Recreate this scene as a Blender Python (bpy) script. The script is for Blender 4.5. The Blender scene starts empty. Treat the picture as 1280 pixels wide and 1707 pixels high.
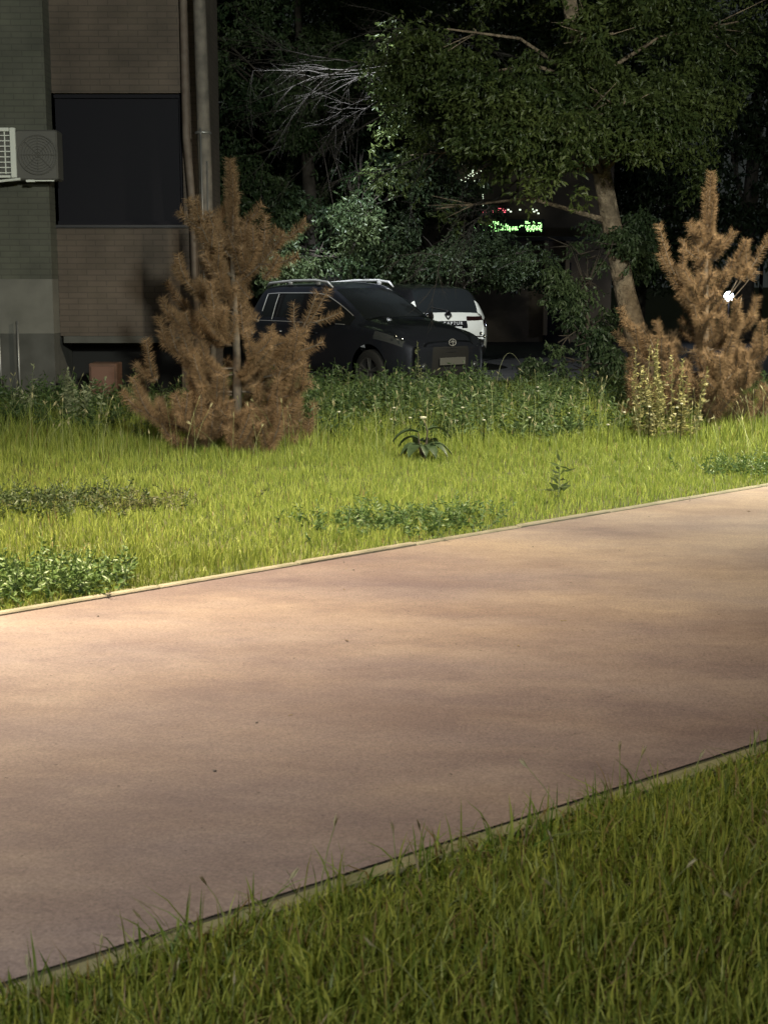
import bpy, math, random
import numpy as np
from mathutils import Vector, Matrix
random.seed(7); RNG = np.random.default_rng(11)
S = bpy.context.scene; COL = S.collection
F = 2370.0; CH = 1.75; PITCH = math.atan(388.5/F)

# ------------------------------------------------------------------ camera
cd = bpy.data.cameras.new('camera'); cam = bpy.data.objects.new('camera', cd); COL.objects.link(cam)
cam.location = (0, 0, CH); cam.rotation_euler = (math.pi/2-PITCH, 0, 0)
cd.sensor_fit = 'VERTICAL'; cd.sensor_height = 36; cd.lens = 36*F/1707; cd.clip_end = 600; cd.clip_start = .05
S.camera = cam
cd.dof.use_dof = True; cd.dof.focus_distance = 17; cd.dof.aperture_fstop = 8.0
S.view_settings.view_transform = 'Standard'; S.view_settings.look = 'None'
S.view_settings.exposure = .25; S.view_settings.gamma = 1
# ------------------------------------------------------------------ night sky
W = bpy.data.worlds.new('World'); S.world = W; W.use_nodes = True
bg = W.node_tree.nodes['Background']
bg.inputs[0].default_value = (.70, .80, .74, 1); bg.inputs[1].default_value = .028
# ------------------------------------------------------------------ street lights (assumed unseen lamps beside the path, the last one added to brighten the near grass, see street_lamp())
UNSEEN_LAMPS = [  # foot, head, power, colour
    ((-3.9, 9.4), (-2.2, 7.9, 4.4), 3800, (1.0, .81, .56), 132, (-2.0, 8.6)),  # assumed unseen lamp over the brightest stretch of path
    ((5.9, 13.6), (4.5, 13.2, 5.2), 4300, (1.0, .88, .63), 128, (3.2, 14.6)),  # assumed unseen lamp for the bright grass at the right
    ((-4.6, -1.2), (-3.0, -.9, 3.8), 1500, (.95, .91, .94), 116, (1.5, 4.0)),  # added lamp behind the camera, brightens the near grass
]

def px_dir(px, py):
    c = Vector(((px-640)/F, (853.5-py)/F, 1))
    return Vector((1, 0, 0))*c.x + Vector((0, math.sin(PITCH), math.cos(PITCH)))*c.y + Vector((0, math.cos(PITCH), -math.sin(PITCH)))
def G(px, py, z=0):
    d = px_dir(px, py); t = (z-CH)/d.z
    return Vector((0, 0, CH)) + d*t
def P(px, py, Y):
    d = px_dir(px, py); return Vector((0, 0, CH)) + d*(Y/d.y)

# ------------------------------------------------------------------ helpers
def mat(name, col=(.5, .5, .5), rough=.6, metal=0, noise=None, emit=None, estr=0, coat=0, attr=False, trans=0, bump=None, spec=.5):
    m = bpy.data.materials.new(name); m.use_nodes = True
    nt = m.node_tree; b = nt.nodes['Principled BSDF']
    b.inputs['Base Color'].default_value = (*col, 1); b.inputs['Roughness'].default_value = rough
    b.inputs['Metallic'].default_value = metal; b.inputs['Specular IOR Level'].default_value = spec
    if coat: b.inputs['Coat Weight'].default_value = coat; b.inputs['Coat Roughness'].default_value = .04
    if emit: b.inputs['Emission Color'].default_value = (*emit, 1); b.inputs['Emission Strength'].default_value = estr
    L = nt.links.new
    if attr:
        a = nt.nodes.new('ShaderNodeAttribute'); a.attribute_name = 'tint'
        L(a.outputs['Color'], b.inputs['Base Color'])
    if noise:   # (scale, second colour, detail)
        tc = nt.nodes.new('ShaderNodeTexCoord'); n = nt.nodes.new('ShaderNodeTexNoise')
        n.inputs['Scale'].default_value = noise[0]; n.inputs['Detail'].default_value = noise[2] if len(noise) > 2 else 6
        r = nt.nodes.new('ShaderNodeValToRGB'); r.color_ramp.elements[0].position = .35; r.color_ramp.elements[1].position = .65
        r.color_ramp.elements[0].color = (*col, 1); r.color_ramp.elements[1].color = (*noise[1], 1)
        L(tc.outputs['Object'], n.inputs['Vector']); L(n.outputs['Fac'], r.inputs['Fac']); L(r.outputs['Color'], b.inputs['Base Color'])
    if bump:
        tc = nt.nodes.new('ShaderNodeTexCoord'); n = nt.nodes.new('ShaderNodeTexNoise')
        n.inputs['Scale'].default_value = bump[0]; n.inputs['Detail'].default_value = 8
        bu = nt.nodes.new('ShaderNodeBump'); bu.inputs['Strength'].default_value = bump[1]; bu.inputs['Distance'].default_value = bump[2]
        L(tc.outputs['Object'], n.inputs['Vector']); L(n.outputs['Fac'], bu.inputs['Height']); L(bu.outputs['Normal'], b.inputs['Normal'])
    if trans:
        t = nt.nodes.new('ShaderNodeBsdfTranslucent'); mx = nt.nodes.new('ShaderNodeMixShader'); mx.inputs[0].default_value = trans
        src = nt.nodes.get('Attribute')
        if src: L(src.outputs['Color'], t.inputs['Color'])
        else: t.inputs['Color'].default_value = (*col, 1)
        L(b.outputs[0], mx.inputs[1]); L(t.outputs[0], mx.inputs[2]); L(mx.outputs[0], nt.nodes['Material Output'].inputs[0])
    return m

def tag(o, label=None, cat=None, group=None, kind=None):
    if label: o['label'] = label
    if cat: o['category'] = cat
    if group: o['group'] = group
    if kind: o['kind'] = kind
    return o
def empty(name, loc=(0, 0, 0), rz=0):
    o = bpy.data.objects.new(name, None); COL.objects.link(o); o.location = loc; o.rotation_euler = (0, 0, rz); o.empty_display_size = .2
    return o

class MB:
    """collects verts / faces / material slots into one mesh object"""
    def __init__(s): s.v = []; s.f = []; s.m = []
    def add(s, verts, faces, mi=0):
        o = len(s.v); s.v += [tuple(v) for v in verts]; s.f += [tuple(i+o for i in f) for f in faces]; s.m += [mi]*len(faces); return s
    def box(s, c, size, rz=0, mi=0, bev=0):
        cx, cy, cz = c; a, b, h = (d/2 for d in size); e = min(bev, a*.9, b*.9, h*.9)
        ring = [(-a+e, -b), (a-e, -b), (a, -b+e), (a, b-e), (a-e, b), (-a+e, b), (-a, b-e), (-a, -b+e)] if e else [(-a, -b), (a, -b), (a, b), (-a, b)]
        n = len(ring); lv = [(-h, .0), (-h+e, 1), (h-e, 1), (h, 0)] if e else [(-h, 1), (h, 1)]
        V = []
        for z, full in lv:
            for x, y in ring:
                k = 1 if full else 0
                V.append((x if k else x*(1-e/a), y if k else y*(1-e/b), z))
        Fs = [[i for i in range(n)][::-1]]
        for l in range(len(lv)-1):
            for i in range(n): j = (i+1) % n; Fs.append([l*n+i, l*n+j, (l+1)*n+j, (l+1)*n+i])
        Fs.append([(len(lv)-1)*n+i for i in range(n)])
        ca, sa = math.cos(rz), math.sin(rz)
        return s.add([(cx+x*ca-y*sa, cy+x*sa+y*ca, cz+z) for x, y, z in V], Fs, mi)
    def tube(s, pts, r, n=8, mi=0, cap=True):
        pts = [Vector(p) for p in pts]; rs = list(r) if hasattr(r, '__len__') else [r]*len(pts)
        V = []; N = len(pts); up = None
        for i, p in enumerate(pts):
            t = (pts[min(i+1, N-1)]-pts[max(i-1, 0)]).normalized()
            if up is None: up = Vector((0, 0, 1)) if abs(t.z) < .9 else Vector((1, 0, 0))
            a = t.cross(up)
            if a.length < 1e-5: a = t.cross(Vector((0, 1, 0)))
            a.normalize(); b = a.cross(t).normalized(); up = b
            for k in range(n):
                an = 2*math.pi*k/n; V.append(p + (a*math.cos(an)+b*math.sin(an))*rs[i])
        Fs = [[i*n+k, i*n+(k+1) % n, (i+1)*n+(k+1) % n, (i+1)*n+k] for i in range(N-1) for k in range(n)]
        if cap: Fs += [list(range(n))[::-1], [(N-1)*n+k for k in range(n)]]
        return s.add(V, Fs, mi)
    def lathe(s, prof, c=(0, 0, 0), axis='z', n=24, mi=0):
        V = []
        for r, h in prof:
            for k in range(n):
                an = 2*math.pi*k/n; x, y = r*math.cos(an), r*math.sin(an)
                V.append({'z': (c[0]+x, c[1]+y, c[2]+h), 'y': (c[0]+x, c[1]+h, c[2]+y), 'x': (c[0]+h, c[1]+x, c[2]+y)}[axis])
        Fs = [[i*n+k, i*n+(k+1) % n, (i+1)*n+(k+1) % n, (i+1)*n+k] for i in range(len(prof)-1) for k in range(n)]
        if axis == 'y': Fs = [f[::-1] for f in Fs]
        return s.add(V, Fs, mi)
    def build(s, name, mats, parent=None, smooth=False):
        me = bpy.data.meshes.new(name); me.from_pydata(s.v, [], s.f)
        for m in (mats if isinstance(mats, (list, tuple)) else [mats]): me.materials.append(m)
        me.polygons.foreach_set('material_index', s.m)
        if smooth: me.polygons.foreach_set('use_smooth', [True]*len(s.f))
        me.update(); o = bpy.data.objects.new(name, me); COL.objects.link(o); o.parent = parent
        return o

def tri_mesh(name, V, T, m, parent=None, tint=None):
    """fast numpy mesh; V (n,3), T (k,3), tint (n,3)"""
    me = bpy.data.meshes.new(name); V = np.ascontiguousarray(V, np.float32); T = np.ascontiguousarray(T, np.int32)
    me.vertices.add(len(V)); me.vertices.foreach_set('co', V.ravel())
    me.loops.add(T.size); me.loops.foreach_set('vertex_index', T.ravel())
    me.polygons.add(len(T)); me.polygons.foreach_set('loop_start', np.arange(0, T.size, 3, dtype=np.int32))
    if tint is not None:
        a = me.attributes.new('tint', 'FLOAT_COLOR', 'POINT')
        a.data.foreach_set('color', np.concatenate([tint, np.ones((len(V), 1))], 1).astype(np.float32).ravel())
    me.update(calc_edges=True); me.materials.append(m)
    o = bpy.data.objects.new(name, me); COL.objects.link(o); o.parent = parent
    return o

def blades(name, base, h, w, m, lean=.35, parent=None, c0=(.1, .16, .02), c1=(.2, .25, .05), seg=2, kindtag=None, curl=1.0, dry=.0):
    """grass blades: base (n,3), h (n,), w (n,)"""
    n = len(base); ang = RNG.uniform(0, 2*np.pi, n); la = RNG.uniform(0, 2*np.pi, n)
    ln = np.abs(RNG.normal(0, lean, n)); side = np.stack([np.cos(ang), np.sin(ang), 0*ang], 1); ld = np.stack([np.cos(la), np.sin(la), 0*la], 1)
    lev = np.linspace(0, 1, seg+1); V = []
    for k, t in enumerate(lev):
        c = base + ld*(h*ln*t**(1+curl))[:, None]; c[:, 2] += h*t*(1-.35*ln*t)
        if k < seg:
            ww = (w*(1-t*.55)*.5)[:, None]*side; V += [c-ww, c+ww]
        else: V.append(c)
    k = len(V); V = np.stack(V, 1).reshape(-1, 3); b = (np.arange(n)*k)[:, None]; T = []
    for s_ in range(seg-1):
        o = 2*s_; T += [b+[[o, o+1, o+3]], b+[[o, o+3, o+2]]]
    o = 2*(seg-1); T.append(b+[[o, o+1, o+2]])
    T = np.concatenate(T)
    f = RNG.uniform(0, 1, n)[:, None]**1.3; tint = np.array(c0)*(1-f)+np.array(c1)*f
    if dry:
        d = RNG.uniform(0, 1, n) < dry; tint[d] = np.array((.26, .20, .08))*RNG.uniform(.7, 1.1, (d.sum(), 1))
    tint = np.repeat(tint, k, 0)
    o = tri_mesh(name, V, T, m, parent, tint)
    return o

def leaf_arrays(c, d, L, Wd, up=None):
    """kite leaves: centres c (n,3) start, direction d (n,3) unit, length L, width Wd -> V,T"""
    n = len(c); r = RNG.normal(0, 1, (n, 3)); s_ = np.cross(d, r); s_ /= np.linalg.norm(s_, axis=1)[:, None]+1e-9
    nn = np.cross(s_, d); L = L[:, None]; Wd = Wd[:, None]
    V = np.stack([c, c+d*L*.45+s_*Wd*.5+nn*Wd*.15, c+d*L-nn*L*.08, c+d*L*.45-s_*Wd*.5+nn*Wd*.15], 1).reshape(-1, 3)
    b = (np.arange(n)*4)[:, None]; T = np.concatenate([b+[[0, 1, 2]], b+[[0, 2, 3]]])
    return V, T
def unit(a): return a/(np.linalg.norm(a, axis=1)[:, None]+1e-9)

# ------------------------------------------------------------------ materials
M = {}
M['grass'] = mat('grass', attr=True, rough=.5, trans=.4, spec=.35)
M['neargrass'] = mat('near_grass', attr=True, rough=.5, trans=.5, spec=.35)
M['leaf'] = mat('leaf', attr=True, rough=.45, trans=.25, spec=.4)
M['needle'] = mat('needle', attr=True, rough=.6, trans=.15, spec=.3)
M['soil'] = mat('soil', (.05, .065, .02), .95, noise=(3, (.085, .09, .03), 10), bump=(14, .6, .05))
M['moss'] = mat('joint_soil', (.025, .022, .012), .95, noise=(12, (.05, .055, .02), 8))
M['mosskerb'] = mat('mossy_kerb', (.12, .13, .055), .9, noise=(5, (.18, .17, .09), 10), bump=(40, .4, .01))
M['concrete'] = mat('kerb_concrete', (.22, .20, .15), .85, noise=(6, (.15, .145, .10), 10), bump=(40, .4, .01))
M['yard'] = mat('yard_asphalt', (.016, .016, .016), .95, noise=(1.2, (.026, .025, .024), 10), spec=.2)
M['bark'] = mat('bark', (.17, .13, .09), .9, noise=(9, (.42, .33, .23), 12), bump=(16, 1, .05))
M['twig'] = mat('twig', (.06, .05, .04), .9)
M['darkbark'] = mat('dark_bark', (.035, .03, .024), .95, noise=(9, (.07, .06, .05), 8))
M['pinebark'] = mat('pine_bark', (.10, .085, .07), .9, noise=(20, (.16, .13, .10)))
M['poleconc'] = mat('pole_concrete', (.17, .15, .13), .8, noise=(9, (.10, .09, .08), 10), bump=(30, .4, .01))
M['suv'] = mat('dark_blue_paint', (.028, .032, .045), .34, .5, coat=.8)
M['white'] = mat('white_paint', (.62, .62, .56), .3, coat=1)
M['black'] = mat('black_paint', (.008, .008, .009), .25, coat=.6)
M['plastic'] = mat('black_plastic', (.015, .015, .015), .7)
M['glass'] = mat('car_glass', (.012, .014, .015), .05, spec=.8, coat=.4)
M['chrome'] = mat('chrome', (.75, .75, .72), .22, 1)
M['satin'] = mat('satin_aluminium', (.55, .55, .54), .4, .4)
M['rubber'] = mat('rubber', (.012, .012, .012), .85)
M['rim'] = mat('alloy', (.30, .30, .30), .35, .9)
M['lamp_glass'] = mat('headlight_glass', (.11, .12, .125), .15, .5, coat=1)
M['tail'] = mat('tail_light_plastic', (.014, .004, .004), .15, coat=1)
M['plate'] = mat('plate', (.11, .11, .10), .6)
M['metal'] = mat('galvanised_metal', (.30, .30, .30), .45, .7)
M['darkmetal'] = mat('dark_metal', (.04, .04, .045), .5, .4)

def path_mat():
    m = mat('path_asphalt', (.3, .22, .18), .8); nt = m.node_tree; b = nt.nodes['Principled BSDF']; L = nt.links.new
    tc = nt.nodes.new('ShaderNodeTexCoord')
    def noise(scale, detail, sx=1, sy=1, rough=.5):
        mp = nt.nodes.new('ShaderNodeMapping'); mp.inputs['Scale'].default_value = (sx, sy, 1); mp.inputs['Rotation'].default_value = (0, 0, .6)
        n = nt.nodes.new('ShaderNodeTexNoise'); n.inputs['Scale'].default_value = scale; n.inputs['Detail'].default_value = detail; n.inputs['Roughness'].default_value = rough
        L(tc.outputs['Object'], mp.inputs[0]); L(mp.outputs[0], n.inputs['Vector']); return n
    def ramp(n, p0, c0, p1, c1):
        r = nt.nodes.new('ShaderNodeValToRGB'); e = r.color_ramp.elements
        e[0].position = p0; e[1].position = p1; e[0].color = (*c0, 1); e[1].color = (*c1, 1); L(n.outputs['Fac'], r.inputs['Fac']); return r
    def mul(a, b_, f=1):
        x = nt.nodes.new('ShaderNodeMixRGB'); x.blend_type = 'MULTIPLY'; x.inputs[0].default_value = f; L(a, x.inputs[1]); L(b_, x.inputs[2]); return x.outputs[0]
    base = ramp(noise(.6, 9, .6, 1.4, .65), .36, (.215, .178, .168), .62, (.275, .218, .168))
    stain = ramp(noise(1.0, 14, .6, 1.2, .74), .40, (.70, .66, .71), .58, (1, 1, 1))
    grain = ramp(noise(80, 5, 1, 1, .85), .32, (.52, .52, .53), .66, (1.2, 1.2, 1.18))
    chips = ramp(noise(38, 2), .245, (.35, .33, .32), .275, (1, 1, 1))
    big = ramp(noise(.30, 9, .7, 1.1, .62), .42, (.60, .56, .62), .60, (1, 1, 1))
    c = mul(base.outputs[0], stain.outputs[0]); c = mul(c, big.outputs[0]); c = mul(c, grain.outputs[0]); c = mul(c, chips.outputs[0])
    L(c, b.inputs['Base Color'])
    bu = nt.nodes.new('ShaderNodeBump'); bu.inputs['Strength'].default_value = .5; bu.inputs['Distance'].default_value = .006
    L(noise(70, 8).outputs['Fac'], bu.inputs['Height']); L(bu.outputs[0], b.inputs['Normal'])
    return m
M['path'] = path_mat()

def brick_mat(name, c1, c2, mortar, bw=.25, bh=.075):
    m = mat(name, c1, .9); nt = m.node_tree; b = nt.nodes['Principled BSDF']; L = nt.links.new
    tc = nt.nodes.new('ShaderNodeTexCoord'); sp = nt.nodes.new('ShaderNodeSeparateXYZ'); cb = nt.nodes.new('ShaderNodeCombineXYZ')
    add = nt.nodes.new('ShaderNodeMath'); add.operation = 'ADD'
    L(tc.outputs['Object'], sp.inputs[0]); L(sp.outputs['X'], add.inputs[0]); L(sp.outputs['Y'], add.inputs[1]); L(add.outputs[0], cb.inputs['X']); L(sp.outputs['Z'], cb.inputs['Y'])
    br = nt.nodes.new('ShaderNodeTexBrick'); br.inputs['Scale'].default_value = 1
    br.inputs['Brick Width'].default_value = bw; br.inputs['Row Height'].default_value = bh; br.inputs['Mortar Size'].default_value = .006
    br.inputs['Color1'].default_value = (*c1, 1); br.inputs['Color2'].default_value = (*c2, 1); br.inputs['Mortar'].default_value = (*mortar, 1)
    L(cb.outputs[0], br.inputs['Vector'])
    n = nt.nodes.new('ShaderNodeTexNoise'); n.inputs['Scale'].default_value = 1.6; n.inputs['Detail'].default_value = 8
    L(tc.outputs['Object'], n.inputs['Vector'])
    r = nt.nodes.new('ShaderNodeValToRGB'); r.color_ramp.elements[0].position = .3; r.color_ramp.elements[1].position = .7
    r.color_ramp.elements[0].color = (.6, .6, .6, 1); r.color_ramp.elements[1].color = (1.1, 1.08, 1.05, 1); L(n.outputs['Fac'], r.inputs[0])
    x = nt.nodes.new('ShaderNodeMixRGB'); x.blend_type = 'MULTIPLY'; x.inputs[0].default_value = 1
    L(br.outputs['Color'], x.inputs[1]); L(r.outputs[0], x.inputs[2]); L(x.outputs[0], b.inputs['Base Color'])
    bu = nt.nodes.new('ShaderNodeBump'); bu.inputs['Strength'].default_value = .5; bu.inputs['Distance'].default_value = .01; bu.invert = True
    L(br.outputs['Fac'], bu.inputs['Height']); L(bu.outputs[0], b.inputs['Normal'])
    return m
M['brick'] = brick_mat('brown_brick', (.12, .095, .08), (.105, .085, .07), (.085, .07, .06))
M['panel'] = brick_mat('grey_brick', (.105, .11, .09), (.098, .10, .085), (.08, .082, .07))
M['plaster'] = mat('pale_plaster', (.17, .165, .15), .9, noise=(3, (.13, .127, .115), 8))
M['plinth'] = mat('plinth_render', (.085, .085, .08), .9, noise=(4, (.06, .06, .055), 8))
M['window'] = mat('dark_window', (.014, .014, .019), .6, spec=.08)
M['frame'] = mat('window_frame', (.016, .016, .021), .8, spec=.1)

# ------------------------------------------------------------------ ground, path, kerbs, yard
def sheet(name, pts, z, m, kind='structure', thick=0):
    b = MB(); n = len(pts)
    if thick:
        b.add([(x, y, z-thick) for x, y in pts]+[(x, y, z) for x, y in pts], [list(range(n))[::-1], list(range(n, 2*n))]+[[i, (i+1) % n, n+(i+1) % n, n+i] for i in range(n)])
    else: b.add([(x, y, z) for x, y in pts], [list(range(n))])
    o = b.build(name, m); tag(o, kind=kind); return o
sheet('ground', [(-200, -60), (200, -60), (200, 300), (-200, 300)], 0, M['soil'])
Fa, Fb = G(0, 1030).xy, G(1280, 812).xy          # far edge of the path
Na, Nb = G(0, 1652).xy, G(1280, 1240).xy         # near edge
fd = (Fb-Fa).normalized(); nd = (Nb-Na).normalized()
fn = Vector((-fd.y, fd.x)); nn_ = Vector((nd.y, -nd.x))      # outward normals (far side / near side)
f0, f1 = Fa-fd*18, Fa+fd*45; n0, n1 = Na-nd*18, Na+nd*45
sheet('soil_joint', [n0-nn_*.05, n1-nn_*.05, n1+nn_*.02, n0+nn_*.02], .004, M['moss'])  # dark strip: joint soil, its colour also carries the kerb's step shadow
o = sheet('footpath', [n0-nn_*.022, n1-nn_*.022, f1, f0], .009, M['path'])
for a, b_, nrm, wd, nm in ((f0, f1, fn, .06, 'path_kerb'), (n0, n1, nn_, .075, 'path_kerb')):
    b = MB(); d = (b_-a).normalized(); Lk = (b_-a).length; seg = 1.0; k = 0; t = 0
    while t < Lk:
        c = a + d*(t+seg/2) + nrm*(wd/2+.003); dz = random.uniform(-.004, .004)
        b.box((c.x, c.y, (-.036 if wd < .07 else -.044)+dz), (seg-.008, wd, .12), math.atan2(d.y, d.x), bev=.008); t += seg
    o = b.build(nm, M['concrete'] if wd < .07 else M['mosskerb']); tag(o, kind='structure')
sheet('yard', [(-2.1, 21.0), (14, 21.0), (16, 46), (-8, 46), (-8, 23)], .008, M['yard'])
b = MB()
for i in range(16): b.box((-1.6+i*1.0, 20.9, .03), (.99, .15, .18), bev=.015)
tag(b.build('yard_kerb', M['concrete']), kind='structure')

def litter():
    r_ = random.Random(5); b = MB()
    for i in range(70):
        t = r_.uniform(1, 20); c = Na+nd*t-nn_*r_.uniform(.05, 3.6) if r_.random() < .7 else Fa+fd*(t-2)-fn*abs(r_.gauss(0, .25)); s_ = r_.uniform(.003, .008); an = r_.uniform(0, 6.3)
        k = r_.random()
        if k < .55: b.lathe([(0, 0), (s_, .1*s_), (s_*.8, s_*.7), (0, s_*.9)], (c.x, c.y, .009), n=5, mi=0)
        elif k < .8: b.tube([(c.x, c.y, .012), (c.x+math.cos(an)*s_*5, c.y+math.sin(an)*s_*5, .014)], .0015, 4, 1)
        else:
            u = Vector((math.cos(an), math.sin(an), 0)); v = Vector((-u.y, u.x, 0)); p = Vector((c.x, c.y, .013)); L_ = s_*2.6
            b.add([p-u*L_, p+v*L_*.4+Vector((0, 0, .006)), p+u*L_, p-v*L_*.4], [(0, 1, 2), (0, 2, 3)], 2)
    tag(b.build('path_litter', [mat('grit', (.10, .09, .08), .9), mat('straw', (.30, .24, .12), .9), mat('dry_leaf', (.13, .09, .04), .8)]), 'tiny stones, straws and dry leaf bits lying on the path', 'litter', kind='stuff')
def far_sd(x, y): return (x-Fa.x)*fn.x + (y-Fa.y)*fn.y
def near_sd(x, y): return (x-Na.x)*nn_.x + (y-Na.y)*nn_.y
def noise2(x, y, s=1.0, seed=0):
    r = np.random.default_rng(seed); v = 0
    for k in range(5):
        a = r.uniform(0, 6.28); f = s*(1+.7*k); v = v + np.sin((x*np.cos(a)+y*np.sin(a))*f + r.uniform(0, 6.28))
    return v/5

litter()
# near verge grass
n = 330000
x = RNG.uniform(-3.2, 5.2, n); y = RNG.uniform(1.6, 8.6, n)
sd = near_sd(x, y); ok = (sd > .08) & (np.abs(x) < .36*y+.7) & (sd < 4.5); x, y, sd = x[ok], y[ok], sd[ok]
h = RNG.uniform(.07, .17, len(x))*(1+.5*noise2(x, y, 3.1, 1))*np.clip(.25+sd*1.5, .4, 1.0)
blades('near_grass', np.stack([x, y, 0*x], 1), h, RNG.uniform(.0045, .0105, len(x)), M['neargrass'], .6, c0=(.10, .155, .022), c1=(.40, .44, .085), seg=3, dry=.08)
tag(bpy.data.objects['near_grass'], 'dense green grass on the verge in front of the path', 'grass', kind='stuff')
# seed stalks leaning over the near kerb and in the near verge
n = 3000; t = RNG.uniform(-1, 12, n); off = RNG.uniform(.05, .26, n)
x = Na.x+nd.x*t+nn_.x*off; y = Na.y+nd.y*t+nn_.y*off; ok = (noise2(x, y, 5, 12) > -.12)
x, y = x[ok], y[ok]
o = blades('kerb_grass', np.stack([x, y, 0*x], 1), RNG.uniform(.07, .19, len(x)), RNG.uniform(.005, .010, len(x)), M['neargrass'], .8, c0=(.08, .15, .02), c1=(.30, .36, .08), seg=3, dry=.1)
tag(o, 'ragged grass hanging over the near kerb', 'grass', kind='stuff')
n = 70; t = RNG.uniform(-.5, 8, n); off = np.abs(RNG.normal(.10, .35, n))+.09
x = Na.x+nd.x*t+nn_.x*off; y = Na.y+nd.y*t+nn_.y*off
SV, ST, SC = [], [], []
def seed_heads(name, x, y, hh, m, label, head=.05):
    b = base = np.stack([x, y, 0*x], 1); n = len(x); la = RNG.uniform(0, 2*np.pi, n); ln = np.abs(RNG.normal(0, .5, n)); ld = np.stack([np.cos(la), np.sin(la), 0*la], 1)
    w = .0016; V, T, C = [], [], []; off = 0; prev = None
    cs = [b+ld*(hh*ln*t*t)[:, None]+np.stack([0*x, 0*x, hh*t], 1) for t in (0, .4, .75, 1)]
    col = np.array((.28, .32, .14)); hc = np.array((.40, .38, .22))
    for i in range(3):
        for ax in ((w, 0, 0), (0, w, 0)):
            a = np.array(ax)*(1 if i < 2 else .8)
            q = np.stack([cs[i]-a, cs[i]+a, cs[i+1]+a, cs[i+1]-a], 1).reshape(-1, 3); bb = (np.arange(n)*4)[:, None]+off
            V.append(q); T += [bb+[[0, 1, 2]], bb+[[0, 2, 3]]]; C.append(np.repeat(col[None], len(q), 0)); off += len(q)
    d = unit(cs[3]-cs[2])
    for k in range(3):
        v, t_ = leaf_arrays(cs[3]-d*head*.3, unit(d+RNG.normal(0, .10, (n, 3))), np.full(n, head*1.3), np.full(n, head*.22))
        V.append(v); T.append(t_+off); off += len(v); C.append(np.repeat(hc[None], len(v), 0)*RNG.uniform(.7, 1.2))
    o = tri_mesh(name, np.concatenate(V), np.concatenate(T), m, None, np.concatenate(C)); tag(o, label, 'grass', kind='stuff')
seed_heads('grass_seed_stalks', x, y, RNG.uniform(.10, .24, n), M['grass'], 'thin pale seed stalks of grass leaning over the near kerb', .035)

# far verge grass : short mown strip, longer towards the weeds
n = 340000
y = 7.0+17*RNG.uniform(0, 1, n)**1.25; x = RNG.uniform(-1, 1, n)*(.36*y+2.2)
sd = far_sd(x, y)
ok = (sd > .07) & (y < 21.2) & ~((x < -2.4) & (y > 18.6)); x, y, sd = x[ok], y[ok], sd[ok]
lng = 1/(1+np.exp(-(y-14.6-.35*(x-0)*(x > 1)+.4*noise2(x, y, 1.1, 3))*2.2))
h = RNG.uniform(.05, .105, len(x))*(1+.35*noise2(x, y, 2.2, 2))*np.clip(.5+sd*2, .5, 1) + lng*RNG.uniform(.05, .30, len(x))
cl = noise2(x, y, 3.3, 8)+.6*noise2(x, y, 8, 9); h *= 1+.35*cl
o = blades('far_grass', np.stack([x, y, 0*x], 1), h, RNG.uniform(.004, .0085, len(x))*(.6+y/22), M['grass'], .42, c0=(.13, .195, .03), c1=(.38, .44, .10), seg=2, dry=.03)
tag(o, 'mown bright green grass between the path and the weeds', 'grass', kind='stuff')
n = 520; y = RNG.uniform(13.4, 19, n); x = RNG.uniform(-1, 1, n)*(.30*y+1)
ok = far_sd(x, y) > .5; x, y = x[ok], y[ok]
seed_heads('tall_grass_stalks', x, y, RNG.uniform(.25, .62, len(x)), M['grass'], 'thin pale stalks of tall grass standing among the weeds', .05)

# ------------------------------------------------------------------ leafy weeds
def weed_arrays(px_, py_, hh, nleaf, L0, spread=.14, pointy=.35):
    """vector of stems with leaves all the way up"""
    n = len(px_); V, T, off = [], [], 0
    base = np.stack([px_, py_, 0*px_], 1); top = base+np.stack([RNG.normal(0, .08, n), RNG.normal(0, .08, n), hh], 1); w = .004
    for ax in ((w, 0, 0), (0, w, 0)):
        a = np.array(ax); q = np.stack([base-a, base+a, top+a*.4, top-a*.4], 1).reshape(-1, 3); bb = (np.arange(n)*4)[:, None]+off
        V.append(q); T += [bb+[[0, 1, 2]], bb+[[0, 2, 3]]]; off += len(q)
    for k in range(nleaf):
        t = .15+.85*(k+RNG.uniform(0, 1, n))/nleaf; c = base+(top-base)*t[:, None]; an = RNG.uniform(0, 2*np.pi, n)
        el = RNG.uniform(-.35, .75, n)+.5*(t > .9); d = np.stack([np.cos(an)*np.cos(el), np.sin(an)*np.cos(el), np.sin(el)], 1)
        v, t_ = leaf_arrays(c, d, L0*RNG.uniform(.6, 1.2, n)*(1.15-.6*t), L0*pointy*RNG.uniform(.7, 1.2, n)*(1.15-.6*t)); V.append(v); T.append(t_+off); off += len(v)
    return np.concatenate(V), np.concatenate(T)
def tint_faces(nv, per, c0, c1):
    k = nv//per+1; f = RNG.uniform(0, 1, (k, 1)); return np.repeat(np.array(c0)*(1-f)+np.array(c1)*f, per, 0)[:nv]
n = 5200; y = RNG.uniform(15.0, 20.8, n); x = RNG.uniform(-1, 1, n)*(.29*y+.8)
edge = 15.1+.7*noise2(x, 0*x, 1.7, 5)+RNG.exponential(.35, len(x))+np.clip(x-1.8, 0, 9)*.75+np.clip(-1.9-x, 0, 9)*.25
ok = (y > edge) & ~((x < -2.3) & (y > 18.4)); x, y, edge = x[ok], y[ok], edge[ok]
hh = RNG.uniform(.24, .52, len(x))*(1+.38*noise2(x, y, 2.6, 6))*np.where(RNG.uniform(0, 1, len(x)) < .03, 1.35, 1)*np.clip(.55+(y-edge)*.35, .55, 1)
hh *= np.where(x > 1.5, .85, 1.0)
V, T = weed_arrays(x, y, hh, 16, .12)
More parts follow.
